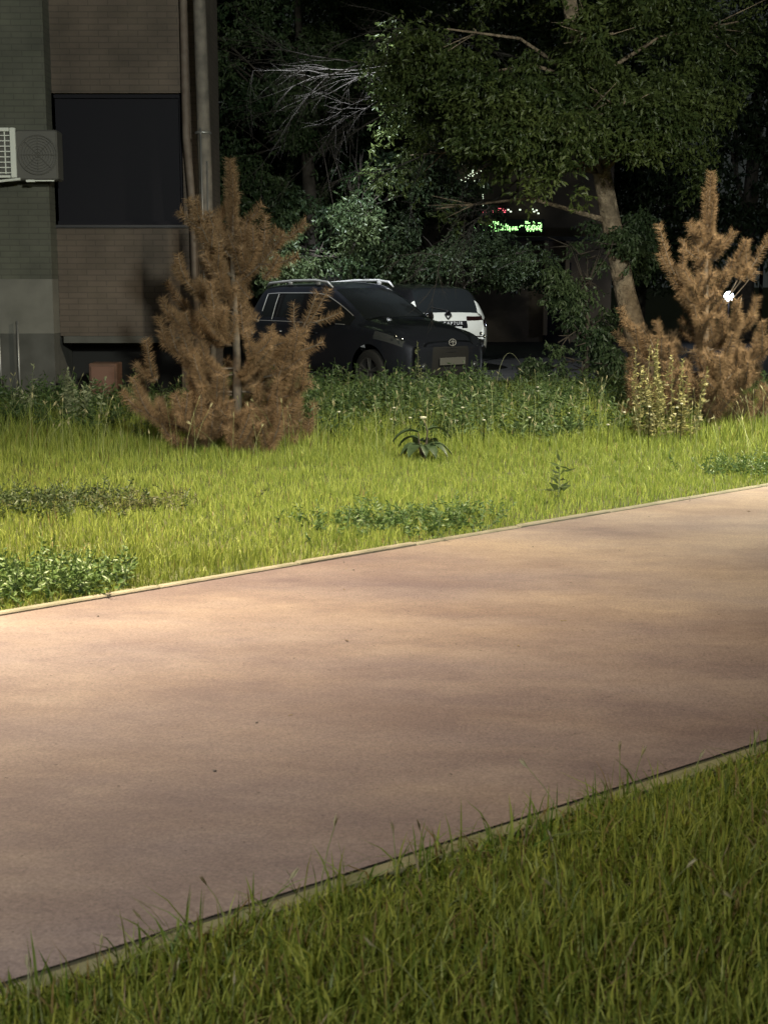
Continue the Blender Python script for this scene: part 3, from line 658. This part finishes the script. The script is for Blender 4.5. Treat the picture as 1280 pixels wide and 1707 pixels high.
def text_mesh(txt, size, name, m, parent, loc, rot, depth=.004):
    cu = bpy.data.curves.new('t', 'FONT'); cu.body = txt; cu.size = size; cu.extrude = depth; cu.align_x = 'CENTER'; cu.align_y = 'CENTER'; cu.space_character = 1.35
    to = bpy.data.objects.new('t', cu); COL.objects.link(to); dg = bpy.context.evaluated_depsgraph_get(); dg.update()
    me = bpy.data.meshes.new_from_object(to.evaluated_get(dg)); bpy.data.objects.remove(to)
    me.materials.clear(); me.materials.append(m); o = bpy.data.objects.new(name, me); COL.objects.link(o); o.parent = parent; o.location = loc; o.rotation_euler = rot; return o

def suv():
    h_ = math.radians(-50); hx, hy = math.cos(h_), math.sin(h_); f = P(752, 600, 21.55)
    root = empty('parked_suv', (f.x-2.2*hx, f.y-2.2*hy, .008), h_)
    tag(root, 'dark blue estate car with bright roof rails parked facing the grass', 'car', 'cars parked in the yard')
    #      x     w    zb   zs   zm   zsh  belt  wt   zt    cr
    st = [(-2.14, .70, .45, .55, .70, .85, .98, .56, 1.06, .01),
          (-2.08, .84, .36, .46, .66, .88, 1.03, .58, 1.16, .01),
          (-1.98, .89, .30, .40, .62, .92, 1.06, .585, 1.42, .01),
          (-1.78, .905, .28, .36, .60, .93, 1.06, .60, 1.60, .02),
          (-1.62, .91, .27, .36, .60, .93, 1.06, .61, 1.625, .03),
          (-1.22, .915, .26, .35, .60, .93, 1.055, .63, 1.65, .035),
          (-1.16, .915, .26, .35, .60, .93, 1.055, .63, 1.65, .035),
          (-.42, .92, .26, .35, .60, .92, 1.04, .64, 1.66, .04),
          (-.32, .92, .26, .35, .60, .92, 1.04, .64, 1.66, .04),
          (-.02, .92, .26, .35, .60, .91, 1.03, .63, 1.645, .03),
          (.10, .92, .26, .35, .60, .91, 1.03, .625, 1.60, .03),
          (.50, .92, .26, .35, .60, .91, 1.035, .65, 1.41, .04),
          (.86, .92, .26, .35, .60, .91, 1.04, .69, 1.19, .05),
          (.98, .92, .26, .35, .60, .91, 1.03, .72, 1.10, .05),
          (1.45, .915, .26, .34, .60, .89, .99, .70, 1.05, .05),
          (1.80, .895, .27, .34, .58, .83, .93, .64, .97, .045),
          (2.02, .83, .28, .34, .56, .76, .84, .56, .88, .03),
          (2.15, .70, .30, .36, .54, .69, .75, .48, .79, .02)]
    def fm(i, j):
        # side strips: 6 = belt->top edge (glass), 7 = roof edge, 8..10 = top
        if j == 6 and i in (4, 6, 8, 9, 10, 11): return 1
        if j == 6 and i in (5, 7): return 8
        if j == 6 and i == 3: return 0
        if j >= 8 and 10 <= i <= 12: return 2
        if j >= 8 and i in (1, 2): return 3
        if j == 5 and i in (14, 15): return 4
        if j <= 2: return 5
        return 0
    def cap(end, r, q):
        if end == 'front':
            if r == 0: return 5
            if r in (1, 2) and q in (1, 2): return 6
            if r == 3 and q in (1, 2): return 6
        else:
            if r == 0: return 5
            if r == 3 and q in (0, 3): return 7
        return 0
    vs, fs = car_shell(st, cap, fm, 2, (.02, .05, .05, .02, .0), (.02, .05, .06, .05, .02), ((-1.30, .40), (1.33, .40)))
    split(vs, fs, 0, 'body', M['suv'], root)
    for sg in (1, -1): split(vs, fs, 1, 'side_window', M['glass'], root, keep=lambda c, s=sg: c[0][1]*s > 0)
    split(vs, fs, 2, 'windscreen', M['glass'], root); split(vs, fs, 3, 'rear_window', M['glass'], root)
    for sg in (1, -1): split(vs, fs, 4, 'headlight', M['lamp_glass'], root, keep=lambda c, s=sg: c[0][1]*s > 0)
    for sg in (1, -1): split(vs, fs, 7, 'tail_light', M['tail'], root, keep=lambda c, s=sg: c[0][1]*s > 0)
    split(vs, fs, 5, 'sill', M['plastic'], root); split(vs, fs, 6, 'grille', M['plastic'], root)
    boundary_trim(vs, [(f, 1 if i == 8 else i) for f, i in fs], 1, 'window_trim', M['satin'], root, .0075, lambda a, b_: a[2] > 1.22 or b_[2] > 1.22)
    for sg in (1, -1):
        for back in (True, False): split(vs, fs, 8, 'window_pillar', M['black'], root, keep=lambda c, s=sg, k=back: c[0][1]*s > 0 and (c[0][0] < -.8) == k)
    for sg in (1, -1):
        tb = MB(); tb.tube([(-1.19, sg*.885, 1.09), (-1.19, sg*.80, 1.33), (-1.19, sg*.725, 1.50)], .006, 4); tb.tube([(-1.55, sg*.895, 1.065), (-.9, sg*.90, 1.065), (.2, sg*.90, 1.055), (.75, sg*.90, 1.05)], .006, 4); tb.build('window_moulding', M['satin'], root)
    for sg in (1, -1):      # roof rails
        r = MB(); pts = [(-1.72, sg*.60, 1.60), (-1.60, sg*.615, 1.672), (-.9, sg*.635, 1.715), (-.3, sg*.64, 1.72), (.0, sg*.635, 1.69), (.12, sg*.625, 1.61)]
        r.tube(pts, [.014, .021, .021, .021, .021, .012], 8)
        for x_ in (-1.0, -.25): r.box((x_, sg*.635, 1.68), (.10, .03, .07), bev=.008)
        r.build('roof_rail', M['satin'], root, True)
        m_ = MB(); m_.tube([(.50, sg*.90, 1.06), (.52, sg*.97, 1.10)], .025, 8)
        m_.lathe([(0, -.08), (.055, -.075), (.085, -.04), (.088, .03), (.06, .055), (0, .06)], (.52, sg*1.04, 1.13), 'x', 14); mo = m_.build('side_mirror', M['black'], root, True)
        for x_ in (-.95, .0): hd = MB(); hd.tube([(x_-.09, sg*.918, .90), (x_-.06, sg*.945, .905), (x_+.06, sg*.945, .905), (x_+.09, sg*.918, .90)], .013, 6); hd.build('door_handle', M['chrome'] if x_ < -.5 else M['suv'], root, True)
        for ax in (-1.30, 1.33): wheel(root, ax, sg*.80, .345, .225, 5, 0)
        gl = MB(); gl.tube([(2.13, sg*.52, .45), (2.19, sg*.52, .45)], .05, 12); gl.build('fog_light', M['lamp_glass'], root, True)
        for hx_, hy_, hz_ in ((1.93, .875, .905), (2.04, .84, .865)):
            hb = MB(); hb.lathe([(0, .012), (.022, .008), (.030, -.006), (0, -.012)], (hx_, sg*hy_, hz_), 'y', 12)
            hb.build('headlight_bulb', M['chrome'], root, True)
    p = MB(); p.box((2.235, 0, .52), (.012, .52, .112), bev=.004); p.build('number_plate', M['plate'], root)
    e = MB(); ring = [(2.225, .07*math.cos(a), .80+.05*math.sin(a)) for a in np.linspace(0, 2*math.pi, 17)]; e.tube(ring, .006, 5, cap=False)
    e.tube([(2.23, -.045, .80), (2.235, 0, .825), (2.23, .045, .80)], .006, 5); e.tube([(2.23, 0, .76), (2.235, 0, .825)], .006, 5); e.build('emblem', M['satin'], root)
    g = MB()
    for z in (.66, .71): g.tube([(2.17, -.36, z), (2.215, 0, z), (2.17, .36, z)], .006, 5)
    g.build('grille_bar', M['darkmetal'], root)
    return root
suv()

def hatch():
    a = math.radians(90+20); hx, hy = math.cos(a), math.sin(a); f = P(748, 540, 27.0)
    root = empty('parked_hatchback', (f.x+2.12*hx, f.y+2.12*hy, .008), a)
    tag(root, 'white hatchback with a black roof seen from behind beyond the dark car', 'car', 'cars parked in the yard')
    st = [(-2.06, .76, .42, .50, .60, .84, .97, .66, 1.10, .02),
          (-2.02, .84, .34, .44, .60, .86, 1.00, .665, 1.20, .02),
          (-1.90, .885, .28, .36, .58, .92, 1.06, .665, 1.34, .03),
          (-1.72, .90, .26, .36, .60, .95, 1.09, .64, 1.50, .03),
          (-1.60, .905, .26, .36, .60, .95, 1.09, .62, 1.555, .03),
          (-1.30, .91, .26, .35, .60, .94, 1.08, .62, 1.58, .04),
          (-.95, .91, .26, .35, .60, .93, 1.07, .63, 1.60, .04),
          (-.30, .91, .26, .35, .60, .92, 1.05, .63, 1.61, .04),
          (-.18, .91, .26, .35, .60, .92, 1.05, .63, 1.61, .04),
          (.35, .91, .26, .35, .60, .91, 1.03, .62, 1.58, .03),
          (.85, .91, .26, .35, .60, .90, 1.01, .64, 1.36, .04),
          (1.20, .91, .26, .35, .60, .89, .99, .70, 1.05, .05),
          (1.60, .90, .26, .34, .60, .86, .95, .68, 1.00, .05),
          (1.95, .86, .27, .34, .58, .78, .87, .62, .92, .04),
          (2.10, .74, .30, .36, .54, .66, .72, .56, .80, .02)]
    def fm(i, j):
        if j == 6 and i in (5, 6, 8, 9, 10): return 1
        if j == 6 and i in (2, 3, 4, 7): return 8
        if j == 7 and 2 <= i <= 10: return 8
        if j >= 8 and 4 <= i <= 8: return 8
        if j >= 8 and 9 <= i <= 10: return 2
        if j >= 8 and i in (0, 1, 2, 3): return 3
        if j == 5 and i in (0, 1): return 7
        if j <= 3 and j >= 0: return 5 if j <= 2 else 0
        return 0
    def cap(end, r, q):
        if end == 'rear':
            if r in (0, 1): return 5
            if r == 3 and q in (1, 2): return 6
            if r == 4 and q in (0, 3): return 7
        else:
            if r in (0,): return 5
            if r == 3 and q in (0, 3): return 4
            if r in (1, 2) and q in (1, 2): return 6
        return 0
    vs, fs = car_shell(st, cap, fm, 2, (.05, .08, .06, .02, .01), (.02, .05, .06, .05, .02), ((-1.28, .39), (1.30, .39)))
    split(vs, fs, 0, 'body', M['white'], root); split(vs, fs, 8, 'roof', M['black'], root)
    for sg in (1, -1): split(vs, fs, 1, 'side_window', M['glass'], root, keep=lambda c, s=sg: c[0][1]*s > 0)
    split(vs, fs, 2, 'windscreen', M['glass'], root); split(vs, fs, 3, 'rear_window', M['glass'], root)
    for sg in (1, -1): split(vs, fs, 4, 'headlight', M['lamp_glass'], root, keep=lambda c, s=sg: c[0][1]*s > 0)
    for sg in (1, -1):
        split(vs, fs, 7, 'tail_light', M['tail'], root, keep=lambda c, s=sg: c[0][1]*s > 0)
        m_ = MB(); m_.tube([(.80, sg*.90, 1.05), (.82, sg*.97, 1.09)], .025, 8); m_.lathe([(0, -.08), (.055, -.075), (.085, -.04), (.088, .03), (.06, .055), (0, .06)], (.82, sg*1.03, 1.12), 'x', 14); m_.build('side_mirror', M['black'], root, True)
        for ax in (-1.28, 1.30): wheel(root, ax, sg*.79, .34, .215, 5)
        rf = MB(); rf.box((-2.125, sg*.62, .665), (.012, .16, .022), bev=.004); rf.build('reflector', M['tail'], root)
    split(vs, fs, 5, 'bumper_cladding', M['plastic'], root); split(vs, fs, 6, 'tailgate_recess', M['black'], root)
    e = MB()     # diamond emblem: open rhombus ring
    k = [(0, .085), (.062, 0), (0, -.085), (-.062, 0)]
    for i in range(4):
        (y0, z0), (y1, z1) = k[i], k[(i+1) % 4]; e.tube([(-2.075, y0, 1.075+z0), (-2.075, y1, 1.075+z1)], .016, 6)
    e.add([(-2.068, y_, 1.075+z_) for y_, z_ in k], [(0, 1, 2, 3)]); e.build('emblem', M['black'], root)
    text_mesh('KAPTUR', .085, 'lettering', mat('letter_pale', (.6, .6, .58), .4), root, (-2.135, -.08, .915), (math.pi/2, 0, -math.pi/2))
    p = MB(); p.box((-2.15, 0, .80), (.012, .52, .112), bev=.004); p.build('number_plate', mat('plate_pale', (.6, .6, .58), .4), root)
    wi = MB(); wi.tube([(-2.06, 0, 1.15), (-2.045, .17, 1.19), (-2.02, .34, 1.22)], .008, 5); wi.build('rear_wiper', M['plastic'], root)
    an = MB(); an.tube([(-1.45, 0, 1.60), (-1.60, 0, 1.66)], .006, 5); an.build('antenna', M['plastic'], root)
hatch()

# ------------------------------------------------------------------ house at the left
def house():
    Yp, Yw = 18.5, 18.85; xp = (95-640)/F*Yp; xc = (337-640)/F*Yw
    def wz(py, Y): return P(640, py, Y).z
    def wx(px, Y): return (px-640)/F*Y
    r = empty('apartment_house', (xp, Yw, 0)); tag(r, 'dark brick apartment house with an unlit window at the left', 'building')
    def bx(b, x0, x1, y0, y1, z0, z1, bev=0): b.box(((x0+x1)/2-r.location.x, (y0+y1)/2-r.location.y, (z0+z1)/2), (x1-x0, y1-y0, z1-z0), bev=bev)
    H = 9.5; zl, zh = wz(560, Yw), wz(375, Yw); zt = wz(155, Yw); w0, w1 = wx(97, Yw), wx(314, Yw)
    # brick wall with window opening
    b = MB(); bx(b, xp-.0, xc, Yw, Yw+.3, zl, zh); bx(b, xp, w0, Yw, Yw+.3, zh, zt); bx(b, w1, xc, Yw, Yw+.3, zh, zt); bx(b, xp, xc, Yw, Yw+.3, zt, H)
    bx(b, xc-.3, xc, Yw+.3, Yw+2.6, 0, H); b.build('brick_wall', M['brick'], r)
    b = MB(); bx(b, xp, xc-.3, Yw+.3, Yw+2.6, H-.2, H); bx(b, xp-9, xc-.3, Yw+2.6, Yw+5, 0, H); b.build('rear_wing', M['brick'], r)
    # pale projecting panel with plaster band and plinth
    b = MB(); bx(b, xp-9, xp, Yp, Yp+1.2, wz(465, Yp), H); b.build('wall_panel', M['panel'], r)
    b = MB(); bx(b, xp-9, xp-.003, Yp+.004, Yp+1.2, wz(556, Yp), wz(465, Yp)); b.build('plaster_band', M['plaster'], r)
    b = MB(); bx(b, xp-9, xp-.006, Yp+.008, Yp+1.2, 0, wz(556, Yp)); b.build('plinth', M['plinth'], r)
    # window
    wn = MB(); bx(wn, w0, w1, Yw+.16, Yw+.18, zh, zt); win = wn.build('window', M['window'], r)
    f = MB(); t = .05
    bx(f, w0, w0+t, Yw+.1, Yw+.16, zh, zt); bx(f, w1-t, w1, Yw+.1, Yw+.16, zh, zt); bx(f, w0+t, w1-t, Yw+.1, Yw+.16, zh, zh+t); bx(f, w0+t, w1-t, Yw+.1, Yw+.16, zt-t, zt)
    f.build('frame', M['frame'], win)
    s_ = MB(); bx(s_, w0-.05, w1+.05, Yw-.05, Yw+.1, zh-.035, zh-.003); s_.build('sill', M['darkmetal'], win)
    # dark basement recess below
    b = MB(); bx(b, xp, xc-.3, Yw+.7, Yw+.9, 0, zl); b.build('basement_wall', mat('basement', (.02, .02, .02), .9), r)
    b = MB(); bx(b, xp+.05, xc, Yw-.04, Yw+.3, zl-.09, zl-.003); b.build('ledge', M['plinth'], r)
    # thin drain pipe on the panel
    b = MB(); x_ = wx(36, Yp)-r.location.x; b.tube([(x_, Yp-.05-r.location.y, .0), (x_, Yp-.05-r.location.y, wz(535, Yp))], .016, 8); x_ -= .24; b.tube([(x_, Yp-.05-r.location.y, .0), (x_, Yp-.05-r.location.y, wz(535, Yp))], .014, 8)
    b.build('pipe', M['metal'], r, True)
    # drainpipe left of the pole
    b = MB(); b.tube([(wx(322, Yw)-r.location.x, -.09, H), (wx(322, Yw)-r.location.x, -.09, wz(230, Yw)), (wx(331, Yw)-r.location.x, -.10, wz(360, Yw)), (wx(331, Yw)-r.location.x, -.1, .2)], .05, 10); b.build('drainpipe', mat('rusty_pipe', (.10, .075, .06), .7, noise=(8, (.15, .12, .10))), r, True)
    # concrete pole at the corner
    u = empty('utility_pole', (wx(350, 18.3), 18.3, 0)); tag(u, 'weathered concrete pole standing at the corner of the brick house', 'pole')
    b = MB(); b.tube([(0, 0, -.1), (0, 0, 3), (-.05, 0, 6.2), (-.08, 0, 9)], [.095, .085, .075, .065], 12); b.build('shaft', M['poleconc'], u, True)
    b = MB(); b.tube([(-.03, -.10, .4), (-.03, -.092, 2.2), (-.04, -.088, 3.6)], .013, 6); b.tube([(.04, -.09, .8), (.035, -.085, 3.2)], .008, 6)
    b.build('cable_conduit', M['metal'], u, True)
    for z in (1.2, 2.3, 3.55):
        b = MB(); b.lathe([(.095, -.015), (.103, -.012), (.103, .012), (.095, .015)], (-.005*z, 0, z), n=14)
        b.build('clamp_band', M['metal'], u, True)
    # brown box and pale slab by the basement
    b = MB(); x0, x1 = wx(150, 18.2), wx(196, 18.2); c = empty('metal_cabinet', ((x0+x1)/2, 18.2, 0)); tag(c, 'reddish brown box standing against the dark basement wall', 'box')
    z1 = wz(606, 18.2); b.box((0, .2, z1/2), (x1-x0, .4, z1), bev=.01); b.build('body', mat('red_brown_paint', (.12, .06, .04), .7, noise=(5, (.08, .045, .03))), c)
    b = MB(); b.box((0, -.008, z1/2), (x1-x0-.06, .012, z1-.08), bev=.004); b.build('door', mat('red_brown_door', (.13, .065, .045), .65), c)
    b = MB(); b.box(((wx(96, 17.9)+wx(70, 17.9))/2, 18.1, .13), (.62, .4, .26), bev=.015); o = b.build('concrete_step', M['concrete']); tag(o, 'pale low concrete step at the foot of the grey wall', 'step')
    # air conditioner
    Ya = Yp-.36; a = empty('air_conditioner', (wx(55, Ya), Ya, wz(302, Ya))); tag(a, 'outdoor air conditioner unit with a white slatted grille on the grey wall', 'air conditioner')
    k = Ya/F; casing = mat('ac_casing', (.10, .097, .09), .6); whitem = mat('ac_white', (.72, .74, .70), .5)
    W_, Hh = 116*k, 80*k
    b = MB(); b.box((-.02, .17, Hh/2+.012), (W_, .32, Hh), bev=.02); b.build('casing', casing, a)
    b = MB(); cx, cz, R_ = 24*k, Hh*.52, 31*k
    b.tube([(cx+R_*math.cos(t), .0, cz+R_*math.sin(t)) for t in np.linspace(0, 2*math.pi, 33)], .010, 6, cap=False)
    for q in range(1, 7): rr = R_*q/7; b.tube([(cx+rr*math.cos(t), -.002, cz+rr*math.sin(t)) for t in np.linspace(0, 2*math.pi, 25)], .0025, 4, cap=False)
    for q in range(4): t = q*math.pi/4; b.tube([(cx-R_*math.cos(t), -.004, cz-R_*math.sin(t)), (cx+R_*math.cos(t), -.004, cz+R_*math.sin(t))], .003, 4)
    b.build('fan_guard', casing, a)
    b = MB(); gx0, gx1 = -48*k, -10*k; z0_, z1_ = 5*k, 84*k
    b.box((gx1-4.5*k, -.03, (z0_+z1_)/2), (9*k, .05, z1_-z0_), bev=.006); b.box(((gx0+gx1)/2-5*k, -.03, z1_-3*k), (gx1-gx0-10*k, .05, 6*k), bev=.004); b.box(((gx0+gx1)/2-5*k, -.03, z0_+2*k), (gx1-gx0-10*k, .05, 4*k), bev=.004)
    for q in range(8): z = z0_+(8+8.4*q)*k; b.box(((gx0+gx1)/2-4.6*k, -.03, z), (gx1-gx0-9.2*k, .016, 1.7*k))
    for xx in (-40, -28): b.box((xx*k, -.02, (z0_+z1_)/2), (1.8*k, .012, z1_-z0_-12*k))
    b.build('white_grille', whitem, a)
    b = MB(); b.tube([(-44*k, -.05, -1*k), (-4*k, -.05, 3*k)], .017, 8); b.box((12*k, -.04, 0), (14*k, .05, .03), bev=.004); b.box((30*k, -.02, .004), (40*k, .03, .015)); b.build('bracket', whitem, a)
house()

# ------------------------------------------------------------------ far shop with LED signs
LED = [
"....................#...#.#..#...........................###.....#........",
"....#..#.#....####.##.#.#.####...........................#####...##...###.",
"...#.....#.#.##.##.##.##.#..##..##...#...........................##......#",
"#.#..#......###.##.##.##.##.#...#.#.####............###..#..##..####..#.##",
"##...#....#.##..##.##.##.####..###.##.#.##..#.###..#.....#.##..##.#.##.###",
".#...##...#.###.##.##.##.##.##.#.##.#.#.##.######.........###.###.#######.",
".#...###.##..##.####.###.##..#.####.#.####.##.####........####.####.##.###",
"......#.##.....#####..##..####...........#.................#..#..#.......#",
]
RED = ["#...............#####...",
       ".#..#.#..#.####.#...#.#.",
       "#.#######.###...#....##.",
       "..#...........#.........",
       ]
def shop():
    Y = 40.0; k = Y/F
    def wx(px): return (px-640)*k
    def wz(py): return P(640, py, Y).z
    r = empty('shop', (wx(860), Y, 0)); tag(r, 'far dim shop building behind the trees carrying a green light sign', 'building')
    ox = r.location.x
    wall = mat('shop_wall', (.14, .11, .085), .9, noise=(2, (.10, .08, .06))); b = MB(); b.box((0, 2.5, 2.6), (5.2, 4.9, 5.2)); b.build('wall', wall, r)
    b = MB(); b.box((0, -.10, wz(398)), (4.2, .3, .12), bev=.01); b.build('canopy', M['darkmetal'], r)
    b = MB(); b.box((wx(925)-ox, .03, 1.1), (.75, .06, 2.2), bev=.01); b.build('door', M['window'], r)
    for px in (905, 940): b = MB(); b.box((wx(px)-ox, -.06, 1.5), (.12, .12, 2.6), bev=.01); b.build('pilaster', mat('shop_trim', (.22, .17, .12), .8), r)
    b = MB(); b.box((wx(835)-ox, .02, wz(455)), (1.5, .10, .9), bev=.01); b.build('pale_panel', mat('pale_panel', (.30, .28, .20), .8), r)
    def leds(rows, px0, px1, py0, py1, name, col, st, label):
        s_ = empty(name, (wx((px0+px1)/2), Y-.10, wz((py0+py1)/2))); tag(s_, label, 'sign')
        bd = MB(); bd.box((0, .03, 0), ((px1-px0+8)*k, .04, (py1-py0+6)*k), bev=.005); bd.build('board', M['darkmetal'], s_)
        nr, nc = len(rows), max(map(len, rows)); lm = mat(name+'_led', (0, 0, 0), .5, emit=col, estr=st)
        cuts = [0]+[j for j in range(6, nc-3) if all(len(w_) <= j or w_[j] != '#' for w_ in rows)]+[nc]
        cuts = [c_ for q, c_ in enumerate(cuts) if q == 0 or c_ == nc or c_-cuts[q-1] > 1]; dd = {}
        for i, row in enumerate(rows):
            for j, ch in enumerate(row):
                if ch == '#': dd.setdefault(max(c_ for c_ in cuts if c_ <= j), MB()).box(((px0-(px0+px1)/2+(px1-px0)*(j+.5)/nc)*k, .002, ((py0+py1)/2-py0-(py1-py0)*(i+.5)/nr)*k), (.021, .016, .021))
        for d in dd.values(): d.build('light_letter', lm, s_)
    leds(LED, 779, 897, 369, 386, 'green_sign', (.42, 1, .30), 3.2, 'green dotted light sign low on the far shop front')
    leds(RED, 796, 840, 347, 358, 'red_sign', (1, .16, .20), 2.0, 'short red dotted light sign above the green one')
    s_ = empty('string_lights', (wx(801), Y-.12, wz(345))); tag(s_, 'white string lights hanging in a line and cluster above the red sign', 'string lights')
    b = MB(); rnd = random.Random(4); ws = MB(); ws.tube([(0, 0, 0), (0, 0, 45*k)], .006, 5); ws.build('wire', M['darkmetal'], s_)
    for z in (2, 6, 13, 16, 19, 24, 30, 33, 38): b.box((rnd.uniform(-.01, .01), -.01, z*k), (.022, .02, .024))
    for i in range(34): b.box((rnd.gauss(-20, 8)*k, -.01, (48+rnd.gauss(0, 7))*k), (.02, .02, .02))
    for px, py in ((842, 350), (846, 353), (861, 350), (881, 349), (884, 353), (891, 356), (888, 351)): b.box((wx(px)-wx(801), 0, wz(py)-wz(345)), (.05, .02, .035))
    b.build('bulbs', mat('bulb_white', (0, 0, 0), .5, emit=(.85, 1, .72), estr=1.5), s_)
shop()

# ------------------------------------------------------------------ distant lamps
def point(name, loc, power, col, parent=None, rad=.1, spot=None, blend=.6, target=None):
    l = bpy.data.lights.new(name, 'SPOT' if spot else 'POINT'); l.energy = power; l.color = col; l.shadow_soft_size = rad
    if spot: l.spot_size = spot; l.spot_blend = blend
    o = bpy.data.objects.new(name, l); COL.objects.link(o); o.location = loc; o.parent = parent; return o
def garden_lamp():
    Y = 38; k = Y/F; p = P(1214, 494, Y); r = empty('garden_lamp', (p.x, Y, 0)); tag(r, 'bright bluish white lamp shining through the right dead pine', 'lamp')
    b = MB(); b.lathe([(.07, 0), (.06, .05), (.03, .1), (.028, p.z-.12), (.06, p.z-.1), (.06, p.z-.08), (0, p.z-.08)], n=12); b.build('post', M['darkmetal'], r, True)
    b = MB(); b.lathe([(0, -.13), (.09, -.10), (.13, 0), (.09, .10), (0, .13)], (0, 0, p.z), n=16); b.build('globe', mat('lamp_blue_white', (0, 0, 0), .5, emit=(.78, .88, 1), estr=14), r, True)
    point('lamp_light', (0, -.2, p.z), 60, (.7, .8, 1), r, .1)
garden_lamp()
def far_lamp():
    Y = 60; p = P(1233, 131, Y); r = empty('street_lamp', (p.x+1.2, Y, 0)); tag(r, 'tiny distant street lamp in the black trees at upper right', 'street lamp')
    b = MB(); b.tube([(0, 0, 0), (0, 0, p.z-.5), (-.3, 0, p.z+.05), (-1.0, 0, p.z+.1)], [.08, .06, .05, .04], 8); b.build('pole', M['darkmetal'], r, True)
    b = MB(); b.box((-1.2, 0, p.z+.08), (.5, .2, .08), bev=.02); b.build('lamp_head', M['metal'], r)
    b = MB(); b.box((-1.2, 0, p.z+.01), (.3, .16, .05), bev=.01); b.build('lens', mat('lens_far', (0, 0, 0), .5, emit=(.9, .95, 1), estr=6), r)
far_lamp()
def added_fill_light():  # added fill lamp behind the camera, lifts the trees and cars
    r = empty('floodlight', (3.2, -3.0, 0)); tag(r, 'tall floodlight mast behind the near grass facing the parked cars', 'floodlight')
    b = MB(); b.tube([(0, 0, -.1), (0, 0, 5.4)], [.09, .06], 10); b.build('pole', M['metal'], r, True)
    hd = Vector((0, .25, 5.2)); aim = Vector((-4.2, 30.0, 3.9)); d = (aim-hd).normalized()
    b = MB(); b.tube([hd-d*.12, hd+d*.02, hd+d*.06], [.14, .2, .2], 12); b.build('lamp_head', M['metal'], r)
    l = point('lamp_light', hd+d*.12, 7200, (.95, .98, .84), r, .4, math.radians(50), .6); l.rotation_euler = d.to_track_quat('-Z', 'Y').to_euler()
added_fill_light()
def assumed_wall_lamp():  # assumed lamp above the view, added to brighten the parked cars
    r = empty('wall_lamp', (-2.42, 21.1, 8.3)); tag(r, 'white wall lamp high on the side of the brick house above the parked cars', 'lamp')
    b = MB(); b.tube([(0, 0, 0), (.25, 0, .12), (.5, 0, .1)], .025, 8); b.box((.0, 0, 0), (.04, .16, .2), bev=.01); b.build('bracket', M['metal'], r, True)
    b = MB(); b.box((.62, 0, .08), (.34, .18, .07), bev=.02); b.build('lamp_head', M['metal'], r)
    b = MB(); b.box((.62, 0, .035), (.26, .14, .02), bev=.004); b.build('lens', lens, r)
    l = point('lamp_light', (.62, 0, .01), 8000, (.90, .95, 1), r, .1, math.radians(56), .8); l.rotation_euler = Vector((2.9, 5.2, -6.9)).to_track_quat('-Z', 'Y').to_euler()
# path street lamps: assumed out of view, the last one added, they light the scene
lens = mat('lens_warm', (0, 0, 0), .5, emit=(1, .85, .6), estr=20)
assumed_wall_lamp()
for i, ((fx, fy), hd, pw, col, cone, aim) in enumerate(UNSEEN_LAMPS):
    r = empty('street_lamp', (fx, fy, 0)); tag(r, ['grey street lamp by the left end of the path', 'grey street lamp by the right end of the path', 'grey street lamp standing on the near verge'][i], 'street lamp')
    hx, hy, hz = hd[0]-fx, hd[1]-fy, hd[2]
    b = MB(); b.tube([(0, 0, -.1), (0, 0, hz-.5), (hx*.1, hy*.1, hz-.05), (hx*.8, hy*.8, hz+.06)], [.075, .05, .04, .035], 10); b.build('pole', M['metal'], r, True)
    an = math.atan2(hy, hx); b = MB(); b.box((hx, hy, hz+.08), (.62, .24, .09), an, bev=.02); b.build('lamp_head', M['metal'], r)
    b = MB(); b.box((hx, hy, hz+.025), (.4, .18, .02), an, bev=.004); b.build('lens', lens, r)
    l = point('lamp_light', (hx, hy, hz-.02), pw, col, r, .12, math.radians(cone), .85); l.rotation_euler = Vector((aim[0]-fx-hx, aim[1]-fy-hy, -hz)).to_track_quat('-Z', 'Y').to_euler()
